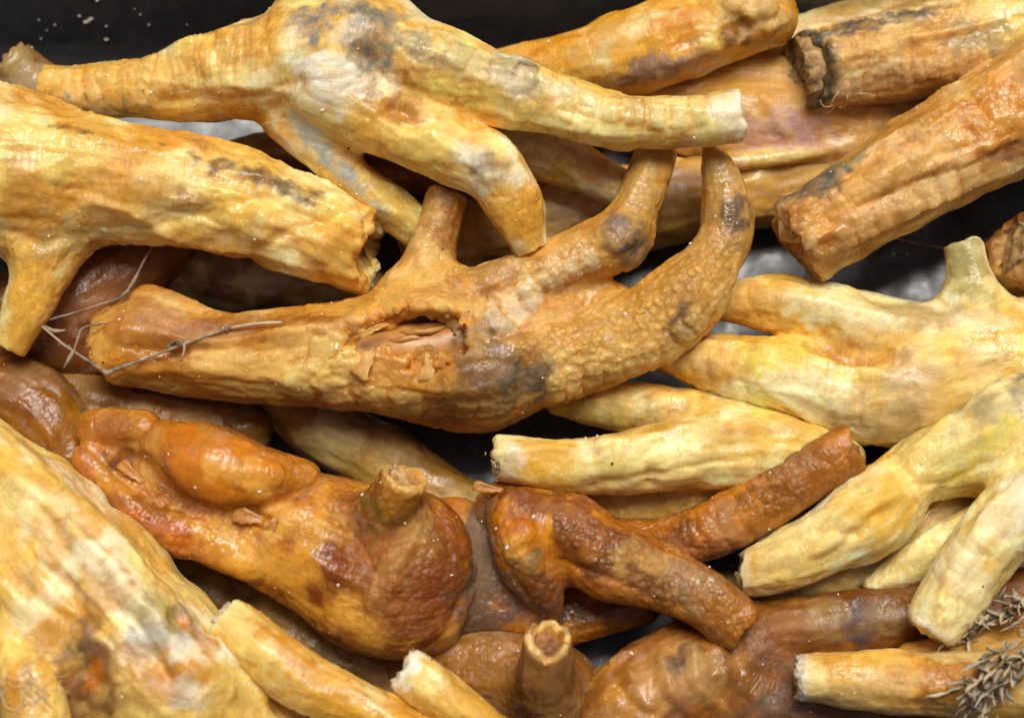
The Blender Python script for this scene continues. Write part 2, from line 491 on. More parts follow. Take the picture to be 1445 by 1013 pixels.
def foot(label, limbs, pal, patches=(), bumps=(), carve=(), peb=.3, h=5, seed=1, lump=4.5, wr=2.2, mot=1.0, grooves=(), plugs=(), extras=None, flip=False, plate=.7, ang=.5, filmy=1.0, scutes=(), gloss=0.0):
    if flip:
        patches = [p[:4] + (-p[4],) + p[5:] for p in patches]
        bumps = [p[:4] + (-p[4],) + p[5:] for p in bumps]
    V, Q = surface(limbs, list(carve), h)
    N = vnormals(V, Q)
    X, Y = project(V)
    # limb coordinates, blended
    W_, disp, Uc = [], [], []
    for L in limbs:
        d, j, a = L.nearest(V)
        u = L.U[j] + a
        q = V - L.C[j]
        th = np.arctan2((q * L.Sd[j]).sum(1), (q * L.Up[j]).sum(1))
        r = L.R[j]
        # wrinkles that run along the limb
        lc = np.stack([u / 70, np.cos(th) * r / 15, np.sin(th) * r / 15], 1)
        wv = 1 - np.abs(fbm(lc, 3, seed + 3)) * 2.2
        p1 = 3.0 * vnoise(np.stack([u / 110, u * 0 + seed, u * 0], 1), seed + 61)
        p2 = 3.0 * vnoise(np.stack([u / 80, u * 0 + seed, u * 0 + 5], 1), seed + 62)
        ang_ = ang * r * L.wr ** .5 * (.055 * np.cos(2 * th + p1) + .05 * np.cos(3 * th + p2) + .03 * np.cos(5 * th + p1 * 2) + .035 * vnoise(np.stack([u / 60, u * 0, u * 0 + 9], 1), seed + 63))
        for q_ in range(3):
            t0 = (-.9, .1, 1.0)[q_] + .5 * vnoise(np.stack([u / 140, u * 0 + q_, u * 0 + seed], 1), seed + 64)
            dt_ = np.abs((th - t0 + math.pi) % (2 * math.pi) - math.pi)
            ang_ = ang_ + L.wr * .075 * r * np.exp(-dt_ / .13) * smooth(-.1, .4, vnoise(np.stack([u / 90, u * 0 + 3 * q_, u * 0 - seed], 1), seed + 65))
        dd = ang_ + .5 * wr * L.wr * (wv - .4) * np.clip(r / 50, .4, 1.3)
        if L.rings:
            for (amp, wl, f0, f1, tc_, tw) in L.rings:
                fr = u / L.U[-1]
                mask = smooth(f0 - .04, f0 + .04, fr) * (1 - smooth(f1 - .04, f1 + .04, fr))
                dt = (th - tc_ + math.pi) % (2 * math.pi) - math.pi
                mask = mask * (1 - smooth(tw * .7, tw * 1.2, np.abs(dt)))
                ph = u / wl + .9 * fbm(V / 60, 2, seed + 8) + .16 * dt ** 2
                g = np.abs((ph % 1) - .5) * 2          # 1 at the groove
                dd = dd - .85 * amp * mask * smooth(.74, 1.0, g) + amp * .2 * mask * (1 - g)
        W_.append(np.exp(-np.clip(d, 0, 400) / 9)); disp.append(dd); Uc.append(lc)
    W_ = np.array(W_) + 1e-9; W_ /= W_.sum(0)
    D_ = (W_ * np.array(disp)).sum(0)
    lcw = (W_[:, :, None] * np.array(Uc)).sum(0)
    D_ += 1.15 * lump * fbm(V / 75, 2, seed) + lump * .04 * fbm(V / 20, 2, seed + 4)
    fine = fbm(lcw * np.array([2.2, 1.7, 1.7]) + 7, 2, seed + 5)
    D_ += wr * .35 * fine
    # thin creases, and the sharp edged remains of an outer film of skin
    cz = fbm(lcw * np.array([1.0, .55, .55]) + 21, 3, seed + 51) + .25 * fbm(V / 14, 2, seed + 52)
    crease = np.exp(-(cz / .045) ** 2) * smooth(-.05, .3, fbm(V / 90 + 31, 2, seed + 53))
    fl = fbm(lcw * np.array([.8, .35, .35]) + 5, 3, seed + 54) + .35 * fbm(V / 30, 3, seed + 55)
    film = smooth(.10, .17, fl) * (1 - .6 * smooth(.2, .6, fl))
    D_ += -2.2 * crease + 1.0 * film
    f1, f2, cid = worley(lcw * np.array([1.5, .42, .42]) + .25 * fbm(V / 40, 2, seed + 56)[:, None], seed)
    pm = smooth(-.12, .22, fbm(V / 110 + 51, 2, seed + 57))
    gro = (1 - smooth(.0, .16, f2 - f1)) * pm
    D_ += plate * (pm * (.5 - f1 * f1) - .9 * gro)
    for (px, py, rx, ry, an, hh) in bumps:
        D_ += hh * blob_falloff(V, pick(V, X, Y, px, py), rx, ry, an, .18, seed)
    for (pl, wd, dep) in grooves:
        pts = [pick(V, X, Y, *p) for p in pl]
        best = np.full(len(V), 1e9)
        for a, b in zip(pts, pts[1:]):
            ab = b - a; t = np.clip(((V - a) @ ab) / (ab @ ab + 1e-9), 0, 1)
            best = np.minimum(best, np.linalg.norm(V - a - t[:, None] * ab, axis=1))
        D_ -= dep * np.exp(-np.abs(best + 3 * vnoise(V / 15, seed)) / wd)
    sc_col = []
    for (pl, n_, hw, cc, hh) in scutes:
        pts = [pick(V, X, Y, *p) for p in pl]
        best = np.full(len(V), 1e9); tt = np.zeros(len(V)); acc = 0.0
        for a, b in zip(pts, pts[1:]):
            ab = b - a; ln = np.linalg.norm(ab) + 1e-9
            t = np.clip(((V - a) @ ab) / ln ** 2, 0, 1)
            d = np.linalg.norm(V - a - t[:, None] * ab, axis=1)
            k_ = d < best
            best = np.where(k_, d, best); tt = np.where(k_, acc + t * ln, tt); acc += ln
        nz = fbm(V / 22, 2, seed + 81)
        ph = tt / acc * n_ + .30 * nz
        e_ = best / hw * (1 + .25 * vnoise(np.stack([tt / 40, tt * 0, tt * 0 + 3], 1), seed)) + .35 * nz
        g = np.abs(ph % 1 - .5) * 2
        side = (1 - smooth(.7, 1.05, e_)); ends = smooth(0, .04, tt / acc) * (1 - smooth(.96, 1, tt / acc))
        body = (1 - smooth(.62, .95, g)) * side * ends
        gr_ = (smooth(.74, .96, g) * (e_ < 1.05) + np.exp(-((e_ - 1.0) / .12) ** 2)) * ends * (e_ < 1.3)
        D_ += .6 * hh * body - .3 * hh * np.clip(gr_, 0, 1)
        sc_col.append((body, np.clip(gr_, 0, 1), pig(cc), _hash_t[(np.floor(ph).astype(int) * 37 + seed) & 4095]))
    V2 = V + N * D_[:, None]
    # pigment
    c = [pig(x) for x in pal]
    t1 = smooth(-.28, .34, fbm(V / 95, 4, seed + 11) * mot)
    t2 = smooth(.02, .5, fbm(V / 60 + 9, 4, seed + 12) * mot)
    st_ = smooth(-.1, .45, fbm(lcw * np.array([.6, .55, .55]) + 3, 3, seed + 13))
    col = c[0] + (c[1] - c[0]) * t1[:, None]
    col = col + (c[2] - col) * (t2 * .85)[:, None]
    if len(c) > 3: col = col + (c[3] - col) * (st_ * .5)[:, None]
    # fibres, glassy amber blotches and pale mottle under the skin
    col = col * (1 + .16 * fine + .10 * fbm(V / 17, 3, seed + 41))[:, None]
    gl = smooth(.08, .42, fbm(V / 34 + 4, 4, seed + 43)) * .42
    col = col * (1 - gl[:, None] * (1 - np.array([.92, .76, .46])))
    ml = smooth(.12, .5, fbm(V / 26 + 14, 4, seed + 44)) * .5
    col = col + (np.minimum(col * 1.25 + .06, .93) - col) * ml[:, None]
    if plate: col = col * (1 + .30 * pm * (cid - .5))[:, None] * (1 - (.42 * gro)[:, None] * (1 - np.array([.75, .55, .38])))
    col = col * (1 - (.6 * crease)[:, None] * (1 - np.array([.72, .52, .36])))
    col = col + (np.minimum(col * np.array([1.12, 1.2, 1.45]) + .05, .92) - col) * (film * .75 * filmy)[:, None]
    pb = np.full(len(V), float(peb)) * np.clip(.55 + 1.2 * fbm(V / 80, 2, seed + 21), 0, 1.4)
    for k, p in enumerate(patches):
        px, py, rx, ry, an, cc, s = p[:7]
        m = blob_falloff(V, pick(V, X, Y, px, py), rx * 1.15, ry * 1.15, an, .95, seed + k, True) * s
        pc = pig(cc)
        if pc[0] < .25 and pc[2] > .4 * pc[0]: m = m * (.62 + .38 * np.clip(.5 + 1.5 * fine, 0, 1))
        col = col + (pc - col) * m[:, None]
        if len(p) > 7: pb = pb + (p[7] - pb) * m
    for L in limbs:
        for (e, sg, c_) in L.cuts:
            if 'rim' in c_:
                n_ = L.T[e] * sg
                if 'tilt' in c_: n_ = n_ + np.array(c_['tilt']); n_ = n_ / np.linalg.norm(n_)
                rel = V - L.C[e]; h_ = rel @ n_
                rad_ = np.linalg.norm(rel - h_[:, None] * n_, axis=1)
                m = np.exp(-((h_ + 2 + 4 * vnoise(V / 9, seed)) / c_.get('rw', 6)) ** 2) * smooth(.55 * L.R[e], .85 * L.R[e], rad_) * (rad_ < 2.2 * L.R[e])
                col = col + (pig(c_['rim']) - col) * (.9 * m)[:, None]
    for body, gr_, cc, rv in sc_col:
        col = col + (cc * (.85 + .25 * rv)[:, None] - col) * (.55 * body)[:, None]
        col = col * (1 - (.5 * gr_)[:, None] * (1 - np.array([.72, .54, .38])))
    rg = np.clip(.33 + .75 * fbm(V / 55 + 71, 3, seed + 71) - .12 * gl + .12 * film + gloss, .16, .62)
    base = V.mean(0); base[2] = V[:, 2].min()
    root = None
    if plugs or extras:
        root = bpy.data.objects.new('chicken_foot', None)
        root.empty_display_size = .01
        sc.collection.objects.link(root)
        root.location = base * S
        link_mesh('skin', V2, Q, SKIN, root, base, col, pb, rgh=rg, lc=lcw * np.array([70, 15, 15]))
        for p in plugs: plug(root, *p)
        if extras: extras(root, V2)
    else:
        root = link_mesh('chicken_foot', V2, Q, SKIN, None, base, col, pb, rgh=rg, lc=lcw * np.array([70, 15, 15]))
    root['label'] = label; root['category'] = 'chicken foot'; root['group'] = GROUP
    SURF.append((V2, vnormals(V2, Q)))
    return root

def plug(root, L, end, mat, rad=.8, out=1.0, dome=.12, rough=.12, name='bone_end', hollow=0.0, seed=3):
    """the rough cut bone that shows at the end of a limb"""
    e = 0 if end == 0 else -1
    n = L.T[e] * (1 if e else -1)
    c, r = L.C[e], L.R[e] * rad
    a = np.cross(n, [.3, .2, 1.0]); a /= np.linalg.norm(a); b = np.cross(n, a)
    rings, seg = 9, 36
    V = [c + n * (out + r * dome - hollow * r)]
    for i in range(1, rings + 1):
        f = i / (rings - 2) if i <= rings - 2 else 1.0
        back = 0 if i <= rings - 2 else (i - rings + 2) * r * .5
        for k in range(seg):
            t = 2 * math.pi * k / seg
            fr = min(f, 1.0)
            zz = out + r * dome * (1 - fr ** 2) - hollow * r * (1 - smooth(.3, .75, np.array(fr))) - back
            V.append(c + (a * math.cos(t) + b * math.sin(t)) * r * fr + n * zz)
    V = np.array(V)
    nn = fbm(V / (r * .35), 3, seed); n2 = fbm(V / (r * .15) + 5, 2, seed + 1)
    V = V + n * ((nn * rough * r) + n2 * rough * .5 * r)[:, None]
    V[1:] += (V[1:] - c) * (.10 * fbm(V[1:] / (r * .5) + 40, 2, seed))[:, None]
    rr_ = random.Random(seed + int(c[0]))
    o_ = 1 + (rings - 3) * seg
    for k in range(seg):
        q = rr_.random() ** 2
        V[o_ + k] += n * q * 7 + (V[o_ + k] - c) * rr_.uniform(-.10, .14)
    F = [(0, 1 + k, 1 + (k + 1) % seg) for k in range(seg)]
    for i in range(rings - 1):
        o0, o1 = 1 + i * seg, 1 + (i + 1) * seg
        for k in range(seg):
            F.append((o0 + k, o1 + k, o1 + (k + 1) % seg, o0 + (k + 1) % seg))
    F.append(tuple(1 + (rings - 1) * seg + k for k in reversed(range(seg))))
    return link_mesh(name, V, F, mat, root, c)

def tube(path, rad, seg=7, jit=.15, seed=0):
    rnd = random.Random(seed)
    P = np.array(path, float)
    pts, rr = [], []
    for i in range(len(P) - 1):
        n = max(2, int(np.linalg.norm(P[i + 1] - P[i]) / 6))
        for k in range(n):
            t = k / n; pts.append(P[i] * (1 - t) + P[i + 1] * t); rr.append(rad[i] * (1 - t) + rad[i + 1] * t)
    pts.append(P[-1]); rr.append(rad[-1])
    pts = np.array(pts)
    for _ in range(1): pts[1:-1] = (pts[:-2] + 2 * pts[1:-1] + pts[2:]) / 4
    T = np.gradient(pts, axis=0); T /= np.linalg.norm(T, axis=1)[:, None] + 1e-9
    V, F = [], []
    for p, t, r in zip(pts, T, rr):
        a = np.cross(t, [.2, .1, 1]); a /= np.linalg.norm(a) + 1e-9; b = np.cross(t, a)
        for k in range(seg):
            an = 2 * math.pi * k / seg
            V.append(p + (a * math.cos(an) + b * math.sin(an)) * r * (1 + rnd.uniform(-jit, jit)))
    n = len(pts)
    for i in range(n - 1):
        for k in range(seg):
            F.append((i * seg + k, i * seg + (k + 1) % seg, (i + 1) * seg + (k + 1) % seg, (i + 1) * seg + k))
    F.append(tuple(reversed(range(seg)))); F.append(tuple((n - 1) * seg + k for k in range(seg)))
    return V, F

# ---- upper foot, crossing the top of the heap
a_shank = Limb([(62,122,190,30),(130,130,200,36),(210,124,215,44),(300,108,235,60),(390,95,255,78),(470,92,265,86)], k=30, rings=[(2.6,26,.0,.9,.0,1.2)], cut0=dict(amp=4))
a_toe1 = Limb([(500,75,275,74),(600,92,290,64),(690,122,298,50),(735,132,301,49),(790,150,300,44),(868,172,300,42),(900,172,300,37),(960,172,300,37),(1043,164,300,33)], k=34, rings=[(2.8,30,.15,.95,.5,1.3)], cut=dict(amp=4, rim='#fdf3d8', rw=9))
a_toe2 = Limb([(470,130,275,66),(555,178,285,50),(640,214,290,46),(692,238,285,46),(727,292,265,40),(748,352,235,28)], k=24, rings=[(2.0,32,.2,.9,.0,1.2)], cut=dict(amp=3))
a_toe3 = Limb([(410,172,245,36),(470,228,235,30),(530,278,215,29),(592,322,190,32)], k=26, cut=dict(amp=4))
a_toe4 = Limb([(590,130,240,45),(690,190,200,36),(780,220,195,37),(868,264,190,28)], k=20, rings=[(2,28,.3,.9,0,1.3)])
a_knob = Limb([(440,20,255,50),(500,12,268,48),(545,35,275,44)], k=30)
foot('pale amber foot across the top with a long straight toe ending in cream',
     [a_shank, a_toe1, a_toe2, a_toe3, a_toe4, a_knob], ['#f3cd78', '#e6ac50', '#fdecbc', '#d9a04c'],
     patches=[(455,15,55,35,0,GR,.85),(520,55,45,50,30,'#5f6668',.85),(540,20,40,25,0,'#6d7474',.7),(500,40,30,20,0,WH,.5),
              (455,125,45,42,0,WH,.9),(430,160,40,30,0,CR,.8),(300,110,70,28,-20,'#f8e3a0',.85),(210,135,60,20,-10,'#f7e0a0',.75),(140,158,55,18,5,'#6d6a5c',.75),(190,155,40,14,0,'#7a7462',.6),
              (700,95,60,22,25,'#6b6460',.85),(735,100,30,26,25,'#5a5350',.75),(640,75,70,30,20,'#c9b98c',.6),(590,60,40,25,20,'#8f8f80',.6),(740,130,45,18,20,WH,.7),
              (660,140,80,22,15,'#f5d678',.8),(830,185,90,18,8,'#fbe7a6',.8),(980,165,70,30,0,'#fae6a4',.85),(890,150,30,28,0,'#b98755',.6),(1030,162,25,30,0,WH,.6),
              (690,240,24,26,0,'#76615c',.85),(660,225,30,18,20,WH,.55),(600,200,60,20,20,'#f3cf74',.6),(735,310,30,50,20,'#e2a036',.7),
              (480,245,95,13,44,'#b4b5a8',.9),(440,200,44,16,48,'#c4c3b0',.8),(555,285,60,14,40,'#e0b04c',.7),
              (570,150,40,30,30,'#a5611f',.75),(840,240,45,25,20,OR,.7),(760,205,50,25,20,'#c98743',.6),(350,160,60,20,0,'#c8842f',.6),(330,70,60,30,-20,'#e2a85a',.6)],
     bumps=[(692,232,30,30,0,7),(575,160,40,24,25,-14),(455,120,40,40,0,4),(720,105,40,30,25,5),(520,40,40,40,0,6),(880,165,20,40,0,4)],
     grooves=[([(130,108),(300,62),(420,15)],8,-5),([(560,62),(700,95),(850,140)],7,-5),([(230,150),(340,140),(420,120)],9,6),([(620,150),(740,170),(850,195)],7,-5),([(540,160),(640,195),(690,215)],6,-4),([(500,70),(540,110),(590,165)],8,7),([(430,140),(520,170),(560,200)],6,3),([(545,20),(550,60),(530,100)],6,5)],
     scutes=[([(600,58),(720,108),(860,150),(1010,158)],13,24,'#e6cf98',2.4),([(90,118),(250,85),(400,35)],13,44,'#e2ac58',1.6)],
     peb=.2, h=3.6, seed=11, lump=4.5,
     plugs=[(a_toe1, -1, BONE_PALE, .82, 1.5)])

# ---- big foot at the left edge
b_shank = Limb([(-110,225,230,120),(0,245,235,120),(100,252,235,98),(200,262,235,84),(300,277,232,76),(400,310,226,71),(518,354,215,60)], k=30, cut=dict(amp=9, hollow=20, tilt=(.1,.1,.25)), wr=1.5)
b_toe = Limb([(70,330,232,62),(52,392,228,42),(34,440,220,36),(12,492,208,26)], k=36, cut=dict(amp=3))
foot('thick amber foot at the left edge with its ragged cut shank pointing right',
     [b_shank, b_toe], ['#f0c468', '#e0a044', '#fbe6ac', '#d39444'],
     patches=[(60,210,80,50,10,'#f3d680',.7),(360,245,95,16,16,'#6b4b3a',.8),(420,265,50,14,18,'#5c4640',.7),(270,285,45,10,12,'#a06a3c',.7),(30,250,40,50,0,'#c98c48',.6),(100,180,25,8,15,'#6b4636',.7),
              (450,340,80,30,20,'#e0a24d',.6),(100,345,70,22,-15,'#b9a06a',.6),(45,420,30,60,15,'#e8b14c',.8),(530,350,26,26,0,'#8a5a30',.7),(200,320,90,25,5,'#edc987',.6),(370,350,80,20,15,'#c99a70',.5),(500,380,30,30,0,'#e6bd6e',.7)],
     bumps=[(300,300,140,10,-10,-4),(260,330,120,10,-4,4),(420,330,90,8,-18,-4),(60,330,60,30,0,-6),(520,352,24,24,0,-10)],
     grooves=[([(380,285),(470,325),(525,350)],7,7),([(330,325),(430,358),(500,388)],7,-7),([(250,285),(380,312),(450,345)],6,-6),([(230,300),(350,335)],5,5),([(40,180),(200,205),(360,245),(470,290)],8,-6),([(0,330),(70,350),(130,330),(200,320)],8,5)],
     peb=.2, h=4.3, seed=23, lump=5, wr=2.6)

# ---- centre foot with the torn skin
c_shank = Limb([(150,498,172,48),(205,484,175,64),(300,502,180,62),(400,506,186,68),(500,502,190,78),(610,500,190,92)], k=30, cut0=dict(amp=9, tilt=(0,0,-.2)))
c_knob = Limb([(215,432,190,26),(260,448,190,22)], k=30)
c_hal = Limb([(592,425,205,56),(604,370,215,38),(620,320,226,30),(633,270,236,27)], k=40, cut=dict(amp=2))
c_toe2 = Limb([(650,445,200,62),(735,402,212,44),(790,374,222,38),(830,356,230,39),(874,337,239,43),(896,296,240,35),(912,255,236,34),(926,214,226,30)], k=30, rings=[(3.0,34,.1,.95,1.0,1.0)], cut=dict(amp=2))
c_toe3 = Limb([(680,515,190,88),(800,502,196,62),(900,470,206,54),(968,420,216,56),(1005,372,222,43),(1024,335,228,40),(1026,295,233,37),(1018,250,240,27),(996,204,248,4)], k=30, rings=[(3.4,36,.05,.7,1.1,1.0)])
c_web = Limb([(760,462,185,50),(850,432,186,34)], k=30)
c_low = Limb([(610,530,170,64),(690,555,165,48)], k=36, rings=[(4,34,.0,1,1.2,1.4)])
c_deep = Limb([(575,462,240,16),(605,452,225,22),(640,446,228,18)], k=5)
c_hole = Limb([(506,482,264,18),(560,474,266,31),(612,466,262,34),(640,486,264,26),(600,505,262,24)], k=5)
def c_extras(root, V):
    b = Limb([(470,508,206,40),(560,500,212,42),(600,496,213,42),(650,486,210,40)], k=10)
    Vb, Qb = surface([b], [], 5)
    Vb = Vb + vnormals(Vb, Qb) * (1.6 * fbm(Vb / 30, 3, 4))[:, None]
    link_mesh('bone', Vb, Qb, BONE_IN, root, Vb.mean(0))
    rnd = random.Random(4)
    for (x, y, z, l, wd, an) in [(516,514,268,40,26,55),(528,466,272,44,11,22),(604,518,266,40,20,85),(628,530,266,30,10,-70)]:
        skin_flap(root, x, y, z, l, wd, an, rnd)
    for k in range(2):                              # dried tendon strands across the tear
        x0, y0 = rnd.uniform(505, 570), rnd.uniform(468, 486)
        p = [W(x0 + t * rnd.uniform(12, 22), y0 - t * rnd.uniform(1, 4) + rnd.uniform(-2, 2), 256 - 4 * abs(t - 2) + rnd.uniform(-3, 3))[0] for t in range(5)]
        v, f = tube(p, [3.5, 5, 4.5, 4, 2], 6, .25, k)
        link_mesh('tendon', v, f, BONE_IN, root, p[0])
def skin_flap(root, x, y, z, l, wd, an, rnd, mat=None):
    """a curled shred of dry skin, as a thin closed plate"""
    c, lam = W(x, y, z)
    ca, sa = math.cos(math.radians(an)), math.sin(math.radians(an))
    n, mth = 9, 4
    top = []
    for i in range(n):
        t = i / (n - 1)
        for j in range(mth + 1):
            s = j / mth - .5
            ww = wd * (1.15 - .85 * t) * (1 + rnd.uniform(-.3, .3))
            px = (t - .5) * l + rnd.uniform(-1.5, 1.5); py = s * ww
            top.append(c + np.array([px * ca - py * sa, px * sa + py * ca, 5 * math.sin(t * 2.6) + 10 * s * s + rnd.uniform(-1, 1)]))
    top = np.array(top); bot = top - np.array([0, 0, 2.2])
    k = len(top); F = []
    idx = lambda i, j: i * (mth + 1) + j
    for i in range(n - 1):
        for j in range(mth):
            F.append((idx(i, j), idx(i + 1, j), idx(i + 1, j + 1), idx(i, j + 1)))
            F.append((k + idx(i, j + 1), k + idx(i + 1, j + 1), k + idx(i + 1, j), k + idx(i, j)))
    for i in range(n - 1):
        F.append((idx(i, 0), k + idx(i, 0), k + idx(i + 1, 0), idx(i + 1, 0)))
        F.append((idx(i + 1, mth), k + idx(i + 1, mth), k + idx(i, mth), idx(i, mth)))
    for j in range(mth):
        F.append((idx(0, j + 1), k + idx(0, j + 1), k + idx(0, j), idx(0, j)))
        F.append((idx(n - 1, j), k + idx(n - 1, j), k + idx(n - 1, j + 1), idx(n - 1, j + 1)))
    return link_mesh('skin_flap', np.vstack([top, bot]), F, mat or FLAP, root, c)
foot('scaly amber foot in the centre with torn skin showing the bone and three raised toes',
     [c_shank, c_knob, c_hal, c_toe2, c_toe3, c_web, c_low], ['#dda24c', '#cb8a38', '#ecc47c', '#ad6c2e'],
     patches=[(840,480,150,60,18,'#e6bd80',.75,.5),(800,385,110,40,28,'#e2b878',.7,.4),(1005,370,60,70,50,'#d9b070',.7,.6),(915,250,40,60,60,'#cfaa6c',.75,.3),(400,520,120,40,-3,'#e8ba70',.7),(230,470,90,50,-5,'#a8602a',.75),(330,455,120,14,0,'#96502a',.7),(200,480,60,50,0,'#b3702f',.7),(300,470,70,22,10,'#8f4f2a',.6),(430,540,50,24,10,'#f2cf84',.8),(470,515,36,28,0,'#f1cd7c',.75),(540,560,40,26,0,'#eec271',.7),(350,520,110,22,4,'#dba658',.6),(420,570,120,12,4,'#c3843c',.6),
              (640,475,18,30,0,'#4d3a3c',.9),(700,450,34,26,25,'#6b6a66',.85),(745,430,26,18,25,'#8f8580',.6),(770,400,60,16,28,'#f0d8a4',.8),(830,360,40,20,28,'#e9c68c',.6),(880,345,44,44,0,'#453e42',.95),(865,330,22,24,0,'#6d6468',.7),
              (905,270,36,46,-20,'#c39a54',.7),(700,540,70,60,30,'#8a6444',.7),(740,540,40,50,0,'#4c4a46',.9),(715,575,40,24,10,'#77603f',.6),(690,520,40,30,30,'#5f4a4a',.6),(770,560,20,34,0,'#463532',.8),
              (860,500,90,40,15,'#eac57c',.75,.9),(900,440,80,40,20,'#dca950',.6,1.1),(800,470,70,30,20,'#d8963c',.6,1.0),(965,470,36,34,30,'#5a4243',.75),(985,445,30,30,0,'#43322f',.6),(930,510,50,22,28,'#e9c27c',.7),
              (1030,320,36,40,0,'#a07a48',.7),(1045,300,22,30,0,'#45302a',.7),(1010,240,24,40,0,'#b18c50',.8),(990,380,50,60,-30,'#cd9c50',.7,.8),(830,370,80,34,28,'#d29c4c',.5,.7),(900,430,110,44,25,'#d8a24c',.5,.75),
              (620,320,26,50,0,'#a5744c',.8),(650,345,16,50,0,'#9a521c',.6),(560,410,60,20,30,'#e6b458',.7),(690,385,60,24,10,'#a5713a',.7),(620,585,80,20,5,'#8d5a34',.7),(560,450,60,14,15,OR,.7),(575,510,70,40,0,'#c87f35',.6),(660,430,50,14,0,'#eec06a',.7)],
     bumps=[(430,545,46,26,10,5),(475,515,30,26,10,4),(545,562,40,24,8,5),(640,475,16,26,0,5),(705,450,26,24,0,6),(775,400,50,16,28,4),(875,335,34,34,0,6),(970,460,34,34,30,5),(740,545,14,40,0,-6),(300,490,110,8,6,-4),(350,475,110,8,4,4)],
     grooves=[([(170,468),(300,478),(420,468),(500,448)],8,-6),([(200,522),(330,530),(410,540)],7,-5),([(190,500),(300,503),(430,495)],7,6),([(560,420),(620,400),(650,360)],7,-5),([(690,480),(760,455),(830,425)],9,8),([(640,520),(700,510),(740,520),(770,560)],7,5),([(600,400),(640,420),(700,420)],8,4),([(770,520),(775,560),(770,590)],5,5)],
     carve=[(c_hole, 12), (c_deep, 6)], flip=True, peb=.35, h=3.6,
     scutes=[([(690,456),(760,415),(850,368)],6,24,'#efdcb4',4),([(770,560),(860,535),(940,500),(1000,440)],9,27,'#ecca8a',4),([(640,588),(700,592),(760,575)],4,26,'#b08450',4),([(395,540),(480,560),(600,578)],4,30,'#f2cf88',4.5),([(430,498),(515,532)],2,28,'#f0cd84',3)], seed=37, lump=4, wr=2.4, filmy=.6, extras=c_extras)

# ---- dark orange foot at the bottom centre, palm side
d_main = Limb([(158,640,178,50),(240,676,188,74),(330,716,194,80),(430,758,198,95),(530,796,205,112),(556,802,205,115)], k=40, wr=.3, flat=.7, cut0=dict(amp=16, hollow=20))
d_cor = Limb([(520,850,190,60),(606,884,182,34)], k=40, wr=.3)
d_fold = Limb([(238,630,236,38),(295,654,246,58),(355,674,244,50),(424,672,236,26)], k=6, wr=.3)
d_ridge = Limb([(130,650,215,22),(210,735,222,34),(290,762,225,32),(350,790,225,28)], k=12)
d_lip = Limb([(140,605,205,26),(200,605,215,26)], k=14)
d_stub = Limb([(536,740,240,38),(556,700,288,36),(573,669,312,35)], k=22, cut=dict(amp=6, hollow=14, rim='#eec27c', rw=7))
d_web = Limb([(640,800,165,95),(700,815,168,82),(745,850,168,48)], k=5, flat=.4, wr=.3)
d_pad = Limb([(732,736,226,44),(738,778,226,46),(760,822,208,38),(780,866,184,14)], k=12, wr=.4)
d_toe = Limb([(712,718,190,38),(792,752,205,60),(860,788,212,57),(940,818,216,47),(1000,850,220,42),(1052,890,220,38)], k=14, rings=[(2.5,26,.25,1,.0,1.5)], cut=dict(amp=4, hollow=20))
d_toe2 = Limb([(850,775,140,42),(930,768,160,38),(1000,748,178,41),(1080,706,200,42),(1150,664,216,40),(1205,632,226,37)], k=16, rings=[(2.8,36,.3,1,0,1.5)], cut=dict(amp=4))
d_low = Limb([(800,870,120,40),(900,850,125,34)], k=20, flat=.7)
